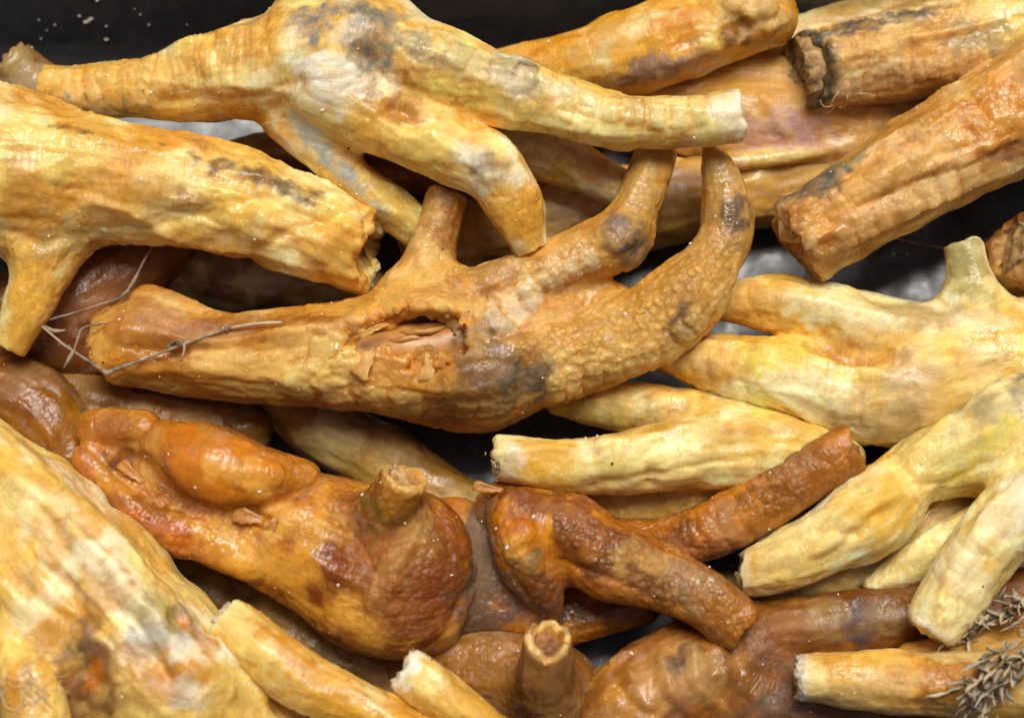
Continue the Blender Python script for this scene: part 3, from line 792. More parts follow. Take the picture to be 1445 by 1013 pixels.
foot('glossy dark orange foot at the bottom centre showing its swollen palm pads',
     [d_main, d_cor, d_web, d_ridge, d_lip, d_stub, d_toe, d_toe2, d_low, d_pad, d_fold], ['#c4741f', '#a55c22', '#d89436', '#74380f'],
     patches=[(310,650,110,50,20,'#d2741a',.9,.05),(350,675,60,24,14,'#e9a84f',.75),(240,620,40,30,0,'#c25f10',.8,.05),(390,665,22,20,0,'#c9781f',.8),(160,605,50,24,0,'#a3520f',.7),(180,640,28,20,0,'#6d4438',.8),(200,650,40,40,0,'#c9924c',.6),
              (250,740,70,24,10,'#b9520e',.85),(380,740,40,26,0,'#e3a850',.8),(330,770,90,20,28,'#dca24a',.7),(420,820,120,40,32,'#e0a040',.75),(500,880,90,24,20,'#e2a248',.8),
              (560,790,120,105,0,'#8a4a1e',.85,.55),(640,790,40,90,10,'#7a3c18',.8,.6),(475,775,60,60,0,'#7d2c18',.9),(600,860,60,50,0,'#84401c',.8,.6),(520,720,50,30,20,'#8c7a3c',.6),(600,760,40,60,10,'#b08048',.7),(560,790,16,80,30,'#d8b070',.6),(620,830,50,70,0,'#8d4420',.8,.7),(560,840,60,50,0,'#a8602c',.5,.7),(640,740,30,50,0,'#a9541a',.7),(540,770,60,40,0,'#b5702e',.5),(440,740,60,40,0,'#d99a3c',.6),
              (720,850,80,60,0,'#6d5650',.95,.4),(685,800,34,90,0,'#7d6250',.9,.3),(660,880,50,40,0,'#75594e',.9,.4),(740,750,40,34,0,'#d67f16',.9),(735,740,16,14,0,'#b0381a',.6),(725,780,26,26,0,'#e0a44a',.7),(750,800,22,22,0,'#7b6640',.7),(770,830,30,30,0,'#8f4a16',.8,.9),
              (770,705,90,30,15,'#803a1c',.9),(850,760,70,46,20,'#7d4222',.85,.8),(900,790,50,30,30,'#b9904c',.7),(930,830,60,24,20,'#7d4a22',.7,1.3),(990,830,50,40,30,'#a5805c',.8),(1030,870,36,40,0,'#b5772c',.9,1.2),(800,720,60,16,20,'#a66a48',.6),
              (1090,700,44,30,-25,'#9d6420',.8,1.4),(1020,740,26,40,0,'#b9825a',.8),(1160,660,50,36,-25,'#a4622a',.8,.5),(960,760,40,34,0,'#7d4417',.8,.8),(1110,650,30,20,-25,'#9c7c58',.5),(1180,640,16,30,-25,'#b5662a',.7),
              (570,665,36,30,0,'#d9974a',.9),(560,700,36,34,0,'#c8892e',.7),(850,865,90,24,0,'#6b3a16',.8)],
     bumps=[(390,668,20,18,0,6),(735,745,22,20,0,8),(725,785,20,20,0,5),(752,805,18,18,0,6),(560,790,20,90,30,5),(480,770,36,36,0,-6),(500,740,20,60,20,4),(600,870,50,40,0,-4),(365,735,22,10,20,-16),(180,645,22,16,0,-14)],
     grooves=[([(440,720),(500,760),(530,820)],7,7),([(470,700),(530,745),(550,800),(560,870)],7,-6),([(600,710),(580,780),(545,850)],8,-8),([(430,790),(500,830),(570,880)],9,-6),([(620,720),(640,780),(625,850)],8,5),([(672,700),(676,780),(655,860),(615,915)],10,12),([(205,600),(215,660),(270,710),(350,725),(430,700)],7,8),([(700,700),(692,760),(720,820),(765,870)],8,8),([(800,800),(850,815),(900,835)],7,6),([(995,820),(985,845),(965,870)],5,4),([(130,630),(190,680),(230,705)],5,9),([(1030,700),(1050,760)],4,4)],
     gloss=-.10, peb=.5, h=3.7, seed=53, lump=3.2, wr=2.2, plate=.3, filmy=.35,
     extras=lambda root, V: [skin_flap(root, x, y, z, l, wd, an, random.Random(8), FLAPD) for (x, y, z, l, wd, an) in ((352,730,256,44,24,-15),(384,742,254,26,16,60),(690,690,228,44,14,-10),(186,668,232,44,16,-40))],
     plugs=[(d_stub, -1, BONE_TAN, .72, -8, .05, .16), (d_toe2, -1, BONE_DARK, .8, -1), (d_toe, -1, BONE_DARK, .6, -16)])

# ---- yellow foot at the right, palm up
e_palm = Limb([(1490,520,150,110),(1400,530,158,100),(1310,540,165,90)], k=30)
e_toe1 = Limb([(1350,490,170,62),(1260,480,178,58),(1190,455,182,50),(1110,432,182,42),(1035,425,168,30)], k=24, rings=[(2.2,30,.4,1,0,1.5)])
e_toe2 = Limb([(1330,560,175,75),(1240,560,182,70),(1160,548,184,62),(1080,530,182,52),(1010,514,172,42),(945,500,152,26)], k=24, rings=[(2.5,36,.5,1,0,1.5)])
e_hal = Limb([(1385,475,180,52),(1372,420,190,38),(1364,385,198,30),(1356,342,205,28)], k=44, cut=dict(amp=2))
foot('pale yellow foot at the right with two thick toes and an upright spur toe',
     [e_palm, e_toe1, e_toe2, e_hal], [CR, YL, '#fbeab4', '#d3a450'],
     patches=[(1130,550,90,34,8,'#fdf0b8',.9),(1120,500,90,26,8,'#e8cf58',.85),(1200,440,90,24,12,'#f8ebb4',.8),(1220,500,80,24,12,'#c78a3c',.8),(1180,490,50,16,12,'#b9742c',.6),(1290,540,50,40,0,'#ead2a4',.6),(1370,390,30,60,0,'#b6a268',.85),(1360,350,26,40,0,'#aaa070',.7),(1300,440,60,24,10,'#b79a6a',.7),(1330,580,80,40,-20,'#dcab5c',.6),(1050,425,44,30,0,'#d9a35c',.7),(1010,520,40,40,0,'#dca860',.7),(1200,590,40,20,10,'#c2a070',.6),(1260,600,40,40,0,'#a8875a',.5),(1380,450,40,20,0,'#e9d6a4',.6),(975,505,40,26,0,'#d2a468',.6)],
     bumps=[(1220,495,80,18,10,-12),(1010,500,20,30,0,5),(1050,540,12,40,10,-4),(1290,540,50,40,0,4),(1210,575,8,50,0,-5)],
     grooves=[([(1000,482),(1120,492),(1260,530)],8,-7),([(1060,408),(1200,428),(1330,455)],8,-6),([(1080,455),(1180,470)],7,5),([(1020,530),(1130,565),(1250,600)],8,-5),([(1010,490),(1025,520),(1020,550)],6,6),([(1250,560),(1320,560),(1390,530)],7,5),([(1260,520),(1330,505),(1400,500)],6,-5),([(1150,478),(1220,500),(1290,515)],10,8),([(1215,540),(1205,580),(1200,610)],5,5)],
     peb=.12, h=4.5, seed=71, lump=4.5, wr=2.4)

# ---- yellow toe with a frayed tip, lower middle right
f_toe = Limb([(702,644,228,31),(790,657,222,37),(880,652,216,44),(980,640,206,50),(1080,636,190,56),(1165,650,165,50)], k=26, cut0=dict(amp=8, rim='#f8e2a8', rw=8))
f_toe2 = Limb([(790,572,130,16),(870,576,140,32),(980,592,145,44),(1080,625,150,56)], k=26)
f_low = Limb([(800,705,110,38),(920,712,112,50),(1060,700,120,62),(1150,680,120,50)], k=26)
foot('yellow foot under the centre foot with a frayed toe tip pointing left',
     [f_toe, f_toe2, f_low], [YL, '#e2b050', CR, '#cf9840'],
     patches=[(760,640,60,26,0,'#e5a93a',.8),(930,640,60,30,0,'#fae9a6',.85),(1040,620,60,40,0,'#e8c47c',.7),(860,670,60,20,0,'#f4d88c',.7),(880,585,80,26,5,'#b59a5a',.7),(710,640,20,34,0,WH,.7),(900,710,90,26,0,'#c19248',.8),(960,670,60,20,-10,'#f2d48a',.6)],
     grooves=[([(720,628),(850,625),(960,600),(1060,600)],8,-6),([(840,690),(960,668),(1080,650)],8,7),([(930,620),(910,650),(920,690)],6,5),([(820,565),(900,575),(1000,600)],6,-5),([(1000,640),(1080,620),(1130,625)],7,5)], bumps=[(850,630,14,40,0,4),(920,680,14,40,0,-4)], peb=.12, h=4.5, seed=83, lump=5, wr=2.6,
     plugs=[(f_toe, 0, BONE_PALE, .75, 1, .1, .3)])

# ---- yellow foot at the right edge, toes reaching down-left
h_palm = Limb([(1510,600,190,100),(1420,615,198,82)], k=30)
h_toe1 = Limb([(1420,612,200,80),(1340,642,206,60),(1284,674,210,48),(1224,728,210,58),(1150,774,198,47),(1095,796,190,40),(1044,812,180,31)], k=26, cut=dict(amp=6, rim='#f6e4b4', rw=7, tilt=(0,.3,.2)))
h_toe2 = Limb([(1490,690,262,72),(1415,745,262,55),(1355,825,255,47),(1312,890,246,37)], k=22, cut=dict(amp=4, rim='#f8ecc8', rw=6), rings=[(2,34,.4,1,0,1.4)])
h_toe3 = Limb([(1380,750,180,38),(1310,786,176,33),(1235,824,170,16)], k=20)
foot('pale yellow foot at the lower right edge with a blunt cream toe pointing down',
     [h_palm, h_toe1, h_toe2, h_toe3], [CR, YL, '#fbeab4', '#d8ab52'],
     patches=[(1440,545,70,40,30,'#6f6a60',.85),(1400,580,70,30,30,'#b9a478',.6),(1250,730,60,50,0,'#e2b040',.75),(1200,690,50,30,30,'#ecc878',.7),(1130,790,70,36,25,'#efcf86',.7),(1300,660,60,40,30,'#f4de96',.7),(1390,640,80,20,40,'#edd468',.8),(1420,720,50,40,40,'#fdf3cf',.85),(1360,810,30,80,35,'#fbeab0',.7),(1390,730,30,30,0,'#eac684',.6),(1290,800,50,24,20,'#dcc270',.8)],
     bumps=[(1220,745,50,14,35,-8),(1180,760,60,12,30,6),(1270,660,14,50,30,-5),(1400,690,70,12,40,-6),(1390,770,30,14,-40,4)],
     grooves=[([(1440,660),(1390,720),(1345,800),(1320,850)],8,-6),([(1420,760),(1380,820),(1345,870)],7,5),([(1445,540),(1360,590),(1290,630)],8,-5),([(1150,750),(1200,760),(1240,730)],8,8),([(1420,600),(1330,640),(1270,690),(1190,735)],7,-7),([(1262,640),(1290,680),(1330,690)],8,8),([(1445,640),(1390,660),(1340,690)],7,7)], flip=True, peb=.1, h=4.5, seed=97, lump=5.5, wr=2.4,
     plugs=[(h_toe2, -1, BONE_PALE, .8, 0)])

# ---- big shank, upper right
i_sh = Limb([(1560,95,255,100),(1480,135,250,90),(1400,180,246,80),(1290,242,240,72),(1205,294,234,68),(1124,342,220,66)], k=30, rings=[(3,40,.3,1,-.2,.9)], cut=dict(amp=7, tilt=(0,0,.1)))
i_lip = Limb([(1108,296,240,18),(1112,326,236,16)], k=16)
foot('thick scaly amber shank at the upper right pointing down to the left',
     [i_sh, i_lip], ['#e2b068', '#d69c50', '#ecca94', '#bd8648'],
     patches=[(1150,255,50,34,30,'#474c46',.95),(1200,222,40,16,30,'#8a8460',.7),(1120,272,26,24,0,'#6a5c4e',.7),(1190,225,30,16,20,'#8a8055',.6),(1400,150,80,30,28,'#d9852c',.8),(1400,205,40,20,20,OR,.8),(1430,215,30,14,20,'#8a4a3a',.7),(1330,255,50,34,30,'#e8c490',.8),(1250,270,60,24,28,'#dfae68',.6),(1180,360,70,26,25,'#b06a24',.85),(1110,320,30,30,0,'#a5602a',.7),(1280,310,60,16,28,'#b87a40',.6),(1260,180,80,16,28,'#c98a3c',.6),(1170,300,30,20,0,'#d9a35c',.6)],
     bumps=[(1250,250,80,10,28,4),(1230,285,70,8,28,4),(1360,230,90,10,20,5),(1170,335,40,10,10,5),(1180,300,50,7,20,-4),(1380,130,60,8,30,4)],
     grooves=[([(1115,278),(1250,198),(1400,108)],9,-6),([(1130,330),(1280,268),(1420,222)],8,6),([(1160,365),(1260,320),(1350,275)],8,-5),([(1120,300),(1200,300),(1300,270)],6,3),([(1445,205),(1380,225),(1320,225)],6,4)],
     flip=True, peb=.35, h=4.3, scutes=[([(1165,300),(1300,228),(1420,158)],9,30,'#dca45a',1.8),([(1180,345),(1270,295),(1390,240)],7,28,'#e4b880',1.8)], seed=101, lump=5, wr=2.6)

# ---- shank with a dark rimmed cut, top right corner
j_sh = Limb([(1560,0,190,78),(1480,25,195,76),(1400,45,198,72),(1290,75,196,66),(1130,104,190,56)], k=30, rings=[(3.0,26,.3,.95,1.0,.8),(3.0,26,.3,.95,-.8,.7)], cut=dict(amp=6, tilt=(0,-.1,.55), rim='#1c1719', rw=9))
foot('bumpy tan shank in the top right corner with a black rimmed cut end',
     [j_sh], ['#e6b878', '#dca862', '#f2d6a4', '#c4935a'],
     patches=[(1240,28,110,14,12,'#55524f',.85),(1180,40,40,16,12,'#4d5054',.8),(1145,95,14,60,12,'#d9cda8',.8),(1150,60,24,14,0,'#efe3c4',.7),(1165,130,30,26,0,'#e6cfa0',.6),(1430,30,60,40,10,'#f2d98c',.8),(1380,55,60,26,10,'#a49a78',.6),(1290,60,120,10,12,'#ecc078',.7),(1126,100,9,70,12,'#2a2426',.9)],
     bumps=[(1290,62,130,7,12,4),(1190,100,30,20,30,4),(1330,45,90,8,12,3)], flip=True, peb=.5, h=4.2, scutes=[([(1175,72),(1260,55),(1345,38)],9,17,'#e2b478',2.8),([(1185,132),(1260,115),(1345,92)],9,22,'#e8c496',2.8)], seed=113, lump=3.5,
     plugs=[(j_sh, -1, BONE_TAN, .84, -3, .0, .12)])

# ---- orange shank with knobbly end, top centre
k_sh = Limb([(720,115,120,46),(800,98,150,52),(880,78,172,58),(980,48,190,58),(1075,24,200,46)], k=30, wr=1.2)
k_kn = Limb([(1040,14,215,44),(1078,22,214,38),(1096,34,206,20)], k=14)
foot('bright orange shank at the top centre ending in a knobbly bone joint',
     [k_sh, k_kn], ['#f2b440', '#e39a2a', CR, '#d0822a'],
     patches=[(960,40,50,26,20,'#e07a10',.9),(900,70,60,20,20,'#f0b23a',.8),(930,100,80,18,15,'#a58a78',.85),(900,108,36,12,15,'#7d5e50',.7),(850,50,60,20,22,'#e2b06a',.7),(1010,60,30,40,0,'#f3d27c',.8),(1030,20,50,30,0,'#e6c07e',.8),(1050,45,24,26,0,'#7a4218',.85),(1080,25,40,40,0,'#d5b07a',.8),(790,100,60,30,15,'#dba450',.6)],
     bumps=[(1085,14,16,16,0,9),(1052,44,16,14,0,-10),(1035,10,20,16,0,8),(1065,22,14,12,0,7),(1090,44,12,12,0,8),(1040,60,14,12,0,7),(950,85,70,8,18,4)], flip=True, peb=.15, h=4.5, seed=127, lump=5)

# ---- flattened pinkish palm behind, and the shank under it
l_palm = Limb([(960,150,110,70),(1060,150,118,95),(1150,160,118,95),(1230,170,105,80)], k=30, flat=.6)
l_edge = Limb([(1010,232,150,12),(1080,226,155,13),(1150,216,155,13),(1200,205,150,12)], k=8)
foot('pinkish flattened palm lying behind the cream toe tip in the upper right',
     [l_palm, l_edge], ['#dcae66', '#d3a05a', '#e6c694', '#bd8440'],
     patches=[(1080,190,70,40,10,'#c9a090',.8),(1140,185,36,30,0,'#a88484',.7),(1050,110,60,40,0,'#d9a050',.7),(1110,110,60,40,0,'#d39a58',.7),(1100,224,80,12,4,'#e6cc88',.85),(1200,180,50,24,0,'#c58228',.8),(1000,190,40,30,0,'#c08a78',.6)],
     bumps=[(1090,170,60,10,60,4),(1130,160,60,8,70,-4)], peb=.1, h=5.5, seed=131, lump=5)
l_sh = Limb([(1240,235,70,60),(1120,255,76,62),(1000,276,80,60),(860,300,82,58),(740,318,80,56),(620,340,76,50)], k=30)
foot('light brown shank running under the raised toes of the centre foot',
     [l_sh], ['#d2a558', '#c0904a', '#e2c286', '#a87838'],
     patches=[(830,290,60,30,10,'#e0c4a0',.8),(700,320,80,40,10,'#dca860',.7),(1000,250,80,24,10,'#b58a70',.6)], h=5.5, plate=3.2, wr=4, lump=7, seed=139, peb=.1)

# ---- big pale foot, bottom left
m_main = Limb([(-120,640,200,110),(-20,720,220,118),(70,800,236,126),(160,890,244,130),(260,1000,236,130),(350,1110,220,120)], k=40)
m_st1 = Limb([(-10,640,290,34),(80,730,325,36),(150,810,338,40),(215,890,338,44),(260,950,330,40)], k=40)
m_st2 = Limb([(-40,760,310,36),(30,840,335,32),(60,870,338,26)], k=30)
m_toe = Limb([(20,900,320,40),(50,960,335,56),(60,1050,330,60)], k=18)
foot('large cream and amber foot filling the bottom left corner',
     [m_main, m_st1, m_st2, m_toe], ['#f3cf7c', '#ecbc60', '#fff1cc', '#dca24a'],
     patches=[(80,750,50,80,-45,'#fbeebc',.85),(150,790,40,60,-40,'#f9edc0',.8),(20,700,40,40,0,'#f5dfa0',.7),(190,840,30,90,-40,'#fbefc8',.75),(120,730,60,40,-30,'#e0a040',.7),(215,905,30,30,0,'#a9a79a',.8),(225,890,20,34,-30,'#d8d8d0',.6),(255,870,30,26,0,'#5a5648',.85),(235,860,50,40,0,'#a8924c',.6),(285,895,30,30,0,'#c06a1a',.8),
              (120,910,30,40,-20,'#6d5044',.85),(130,970,46,50,0,'#7a4630',.85),(125,955,18,16,0,'#c8661c',.8),(110,860,70,30,-40,'#c98a3a',.7),(240,965,40,24,0,'#d98a24',.8),(270,985,40,18,20,'#e9dfc6',.7),(30,870,40,20,-30,'#f8ebb8',.7),(60,960,40,60,0,'#e9b85a',.8),(20,980,16,60,0,'#d2862c',.7),(180,740,40,30,0,'#cd8a38',.6),(200,960,50,40,0,'#b98046',.6),(330,980,60,40,-40,'#d3b060',.7)],
     bumps=[(150,800,18,110,-45,7),(110,860,16,110,-45,-9),(230,905,20,80,-45,6),(130,950,30,40,0,-9),(120,975,16,16,0,8),(255,870,18,18,0,-8),(190,900,12,90,-40,-7),(60,800,14,100,-40,-6),(285,940,20,20,0,6)],
     grooves=[([(0,650),(110,745),(220,860),(330,980)],9,-9),([(0,720),(90,820),(170,920),(230,1010)],9,-8),([(40,700),(140,800),(210,880)],8,9),([(60,660),(180,770),(270,870)],8,-6),([(0,790),(60,850),(110,890)],8,9),([(20,890),(80,930),(110,980),(115,1013)],9,12),([(180,870),(215,920),(240,970)],7,6)],
     peb=.08, h=5.0, seed=149, lump=6, wr=3.2)

# ---- single toes coming in along the bottom edge
n_toe = Limb([(316,872,300,33),(378,922,306,42),(440,968,304,42),(540,1015,296,40),(680,1075,280,44)], k=26, cut0=dict(amp=4, rim='#f6dfa8', rw=6), rings=[(2,24,.05,.7,.8,1.0)])
foot('smooth yellow toe with a clean slanted cut at the bottom left',
     [n_toe], ['#ecb955', '#dfa040', CR, '#d1882c'],
     patches=[(400,910,80,16,-38,'#cc7d20',.75),(360,930,60,18,-40,'#f3d487',.8),(330,885,26,30,0,'#f2d490',.6),(460,980,60,30,-30,'#d9962e',.6)],
     flip=True, peb=.1, h=4.5, seed=151, lump=3.5, plugs=[(n_toe, 0, BONE_PALE, .82, 0)])
o_toe = Limb([(574,944,300,30),(612,976,302,36),(660,1015,298,38),(740,1080,290,40)], k=26, cut0=dict(amp=6, rim='#fff6e0', rw=7), rings=[(2.4,22,.05,.8,.8,1.2)])
foot('short yellow toe with a white frayed tip below the dark orange palm',
     [o_toe], ['#efc060', '#dfa446', CR, '#d1922f'],
     patches=[(600,955,40,24,-35,'#f6dc94',.8),(570,940,16,20,0,WH,.8),(650,1000,50,24,-40,'#e5b24c',.6)],
     flip=True, peb=.1, h=4.5, seed=157, lump=3.5, plugs=[(o_toe, 0, BONE_PALE, .85, 1, .1, .3)])
p_body = Limb([(600,950,120,50),(680,948,135,66),(750,960,140,70),(800,1000,130,60),(760,1080,110,60)], k=30)
p_stub = Limb([(768,985,190,46),(770,945,265,40),(774,900,330,33)], k=36, cut=dict(amp=11, hollow=26, rim='#f0cf94', rw=8))
foot('brown foot below the swollen palm with a hollow stub toe standing up',
     [p_body, p_stub], ['#a06a30', '#8a5526', '#c08c4c', '#6a3e1a'],
     patches=[(775,895,44,24,0,'#d9a05a',.9),(770,935,40,50,0,'#c28a4c',.9),(765,970,40,30,0,'#a87444',.8),(690,930,40,40,0,'#96602c',.7)],
     peb=.4, h=4.5, seed=163, plugs=[(p_stub, -1, BONE_DARK, .62, -14, .05, .25)])

# ---- dark ridged foot at the bottom
q_palm = Limb([(1040,930,140,60),(970,965,150,84),(890,1010,150,82),(820,1060,140,60)], k=30, rings=[(3,44,.0,1,.3,2.0)])
q_toe = Limb([(1040,900,140,55),(1120,888,158,50),(1210,876,164,47),(1310,866,164,46),(1480,845,150,46)], k=30, rings=[(2.6,50,.2,1,0,1.5)])
q_low = Limb([(980,980,130,80),(1120,1000,130,76),(1280,1030,125,70)], k=40)
foot('dark brown foot at the bottom with deep skin ridges and a toe running right',
     [q_palm, q_toe, q_low], ['#94561f', '#7d431a', '#b67c3c', '#5b3116'],
     patches=[(920,960,50,60,-30,'#b8864c',.7),(960,930,26,30,0,'#4c443c',.8),(1000,950,24,50,-20,'#c09a66',.6),(1200,870,30,44,0,'#55575a',.85),(1170,868,30,34,0,'#a5855c',.7),(1240,868,26,34,0,'#8d7c5c',.7),(1100,890,60,34,0,'#93562a',.7),(1290,860,60,30,0,'#7d4a1c',.7),(860,1000,40,40,0,'#b5772e',.7),(1080,970,80,40,0,'#6d4022',.7),(1090,1005,40,20,0,'#5d5650',.6)],
     bumps=[(1190,872,10,50,0,-4)], grooves=[([(950,910),(960,960),(1000,1013)],8,7),([(910,930),(925,980),(960,1013)],7,7),([(1000,905),(1010,960),(1060,1000)],8,6),([(870,960),(890,1000),(920,1013)],6,8),([(930,925),(945,980),(985,1013)],5,-7),([(975,910),(985,970),(1030,1010)],5,-7),([(890,945),(905,990),(935,1013)],5,-6),([(1030,910),(1050,950),(1100,985)],6,6)],
     peb=.35, h=4.5, seed=167, lump=6, wr=3)

# ---- amber toe with white cut, bottom right
r_toe = Limb([(1128,956,240,34),(1210,958,246,41),(1300,962,246,44),(1400,965,240,50),(1520,960,225,55)], k=26, cut0=dict(amp=5, rim='#fdf2da', rw=7))
r_up = Limb([(1290,925,205,20),(1380,920,205,30),(1500,910,200,34)], k=14)
foot('amber toe at the bottom right with a white cut end facing left',
     [r_toe, r_up], ['#e2ab52', '#d1903c', '#ecc67c', '#b97a34'],
     patches=[(1330,965,60,34,0,'#b9762e',.85,.6),(1180,945,50,24,0,'#eab650',.8),(1200,975,90,18,-3,'#e6bd84',.7),(1340,918,70,14,5,'#d9c088',.8),(1140,950,16,36,0,'#f2dca0',.8)],
     bumps=[(1330,965,50,26,0,4)], peb=.2, h=4.5, seed=173, lump=3.5, plugs=[(r_toe, 0, BONE_PALE, .86, 1.5, .05, .22)])

# ---- feet lower in the heap, some in browner skin that also paints in gap shade
foot('pale foot lying under the yellow toes at the lower right',
     [Limb([(1000,838,70,30),(1090,842,84,48),(1190,815,90,66),(1290,760,88,70),(1380,700,80,60)], k=30)], ['#dcb878', '#d0a860', '#ecd6a4', '#b98f50'],
     patches=[(1230,780,50,40,20,'#dcbc9a',.7),(1120,850,60,24,0,'#cfc08a',.6)], h=5.5, plate=3.2, wr=4, lump=7, seed=179, peb=.12)
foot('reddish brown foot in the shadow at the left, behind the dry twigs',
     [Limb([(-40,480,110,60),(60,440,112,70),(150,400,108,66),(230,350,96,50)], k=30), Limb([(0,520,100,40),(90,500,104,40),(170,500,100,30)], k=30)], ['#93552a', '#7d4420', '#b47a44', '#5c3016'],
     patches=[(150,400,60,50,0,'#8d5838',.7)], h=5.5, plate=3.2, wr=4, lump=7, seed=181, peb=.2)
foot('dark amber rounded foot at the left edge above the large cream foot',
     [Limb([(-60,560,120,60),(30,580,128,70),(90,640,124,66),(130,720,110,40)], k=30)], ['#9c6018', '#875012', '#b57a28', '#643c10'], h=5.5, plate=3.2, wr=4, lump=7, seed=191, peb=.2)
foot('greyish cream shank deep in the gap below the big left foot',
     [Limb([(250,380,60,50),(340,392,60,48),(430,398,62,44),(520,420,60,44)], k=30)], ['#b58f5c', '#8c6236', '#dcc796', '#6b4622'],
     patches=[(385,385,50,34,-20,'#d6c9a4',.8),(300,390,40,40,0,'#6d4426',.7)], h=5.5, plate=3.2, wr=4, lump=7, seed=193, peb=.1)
foot('tan foot seen between the centre foot and the orange fold below it',
     [Limb([(40,520,90,36),(140,570,90,44),(240,595,84,46),(340,610,70,40)], k=30)], ['#b58348', '#a5713a', '#cfa468', '#7d5226'], h=5.5, plate=3.2, wr=4, lump=7, seed=197, peb=.1)
foot('yellowish shank sloping away under the lower edge of the centre foot',
     [Limb([(400,560,60,44),(470,615,66,52),(560,670,66,56),(650,720,60,50)], k=30)], ['#c4994e', '#a87c3c', '#dcc084', '#85592a'],
     patches=[(450,600,50,30,-40,'#d9c496',.6)], h=5.5, plate=3.2, wr=4, lump=7, seed=199, peb=.1)
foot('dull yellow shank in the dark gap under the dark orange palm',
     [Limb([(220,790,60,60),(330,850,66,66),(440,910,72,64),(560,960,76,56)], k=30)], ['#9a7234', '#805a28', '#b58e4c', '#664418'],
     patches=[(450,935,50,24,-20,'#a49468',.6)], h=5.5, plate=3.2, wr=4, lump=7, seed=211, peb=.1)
foot('brown foot wedged behind the toes of the upper foot',
     [Limb([(330,225,105,28),(420,215,110,40),(540,215,104,50),(660,225,96,50),(760,260,90,40)], k=30)], ['#b9803e', '#a06630', '#d3a562', '#7d4a1e'], h=5.5, plate=3.2, wr=4, lump=7, seed=223, peb=.1)
y_l = Limb([(110,160,120,36),(60,130,140,38),(12,92,160,40)], k=30, cut=dict(amp=6))
foot('greyish tan foot end with a pitted bone at the top left edge',
     [y_l], ['#a98450', '#8d683a', '#c4a878', '#6b4a26'],
     patches=[(45,120,40,26,0,'#b5a694',.7),(20,85,40,36,0,'#b59c70',.7)], h=5, seed=227, peb=.15, plugs=[(y_l, -1, BONE_TAN, .85, 1, .2, .3)])
z_l = Limb([(1520,380,180,60),(1470,360,200,60),(1428,345,215,50)], k=30, cut=dict(amp=8, hollow=10, tilt=(0,0,.3)))
z_2 = Limb([(1440,400,150,40),(1460,470,120,40)], k=10)
foot('rounded brown joint with a fuzzy tan face at the right edge',
     [z_l, z_2], ['#a9682a', '#8f5420', '#cf9a58', '#5e3414'],
     patches=[(1420,360,40,40,0,'#d9aa68',.8,.1),(1440,300,40,20,0,'#7a4416',.8),(1400,350,16,40,0,'#8a5220',.7)], h=5, seed=229, peb=.1, plugs=[(z_l, -1, BONE_TAN, .7, -3, .1, .12)])
foot('flat pale strip of foot behind the black rimmed shank at the top',
     [Limb([(1080,70,110,40),(1160,56,115,46),(1260,34,115,48),(1400,8,110,50)], k=30, flat=.6)], ['#dcb877', '#cda25e', '#ecd6a0', '#b58a48'], h=5.5, plate=3.2, wr=4, lump=7, seed=233, peb=.1)

# ------------------------------------------------------------------ height map of the heap, to lay small things on it
GX, GY = 361, 254
ZB = np.full((GY, GX), -1.0)
for V_, N_ in SURF:
    x_, y_ = project(V_)
    i_, j_ = (y_ / 4).astype(int), (x_ / 4).astype(int)
    k_ = (i_ >= 0) & (i_ < GY) & (j_ >= 0) & (j_ < GX)
    np.maximum.at(ZB, (i_[k_], j_[k_]), V_[k_, 2])
def top(px, py, lift=0, r=1):
    i, j = int(py / 4), int(px / 4)
    a = ZB[max(0, i - r):i + r + 1, max(0, j - r):j + r + 1]
    z = max(a.max(), 0) if a.size else 0
    return W(px, py, z + lift)[0]

def twig(label, stems, seed):
    p0 = stems[0][0]
    base = top(*p0[0][:2]) if len(p0[0]) == 2 else W(*p0[0])[0]
    root = bpy.data.objects.new('dry_twig', None); root.empty_display_size = .005
    sc.collection.objects.link(root); root.location = base * S
    for k, (path, rad, nm) in enumerate(stems):
        pts = [top(x[0], x[1], 5) if len(x) == 2 else W(*x)[0] for x in path]
        V, F = tube(pts, [r_ * .58 for r_ in rad], 7, .22, seed + k)
        link_mesh(nm, V, F, TWIG if nm != 'pale_stem' else HERBP, root, pts[0])
    root['label'] = label; root['category'] = 'twig'
twig('pale jointed dry twig lying across the shank of the centre foot',
     [([(52,455,222),(92,488,246),(150,526,250)], [3, 3.2, 4], 'stem'),
      ([(150,526,252),(205,506),(258,486),(322,463)], [5, 3.6, 4, 4], 'stem'),
      ([(322,463),(360,457),(397,455)], [4.5, 3.8, 4], 'pale_stem'),
      ([(318,466),(322,463),(327,460)], [6, 7, 6], 'node'), ([(143,520,252),(152,528,254),(158,522,254)], [5, 7, 5], 'node'), ([(236,490),(243,488),(250,486)], [5, 6, 5], 'node'),
      ([(240,487),(252,478,262),(262,488,268),(255,510,264)], [3, 3.5, 3.5, 2.5], 'side_shoot'),
      ([(106,492,250),(98,505,256),(90,520,254)], [3, 6, 2], 'side_shoot'), ([(104,495,248),(115,462,240),(150,456,240)], [3, 2.6, 2.4], 'side_shoot'), ([(60,460,226),(78,468,236),(92,466,238)], [4, 5, 3], 'side_shoot')], 5)
twig('thin brown dry twig bent behind the toe of the left foot',
     [([(56,455,222),(110,440,222),(172,420,222),(186,402,220),(205,365,214),(216,345,205)], [2.6, 3, 3.4, 4.2, 3, 3], 'stem'), ([(168,422,223),(176,416,224),(182,408,223)], [4, 6, 4], 'node')], 15)
twig('fine straight stalk lying on the tray below the scaly shank at right',
     [([(1256,334,60),(1300,346,60),(1345,352,60)], [2.6, 3, 2.6], 'stem')], 25)

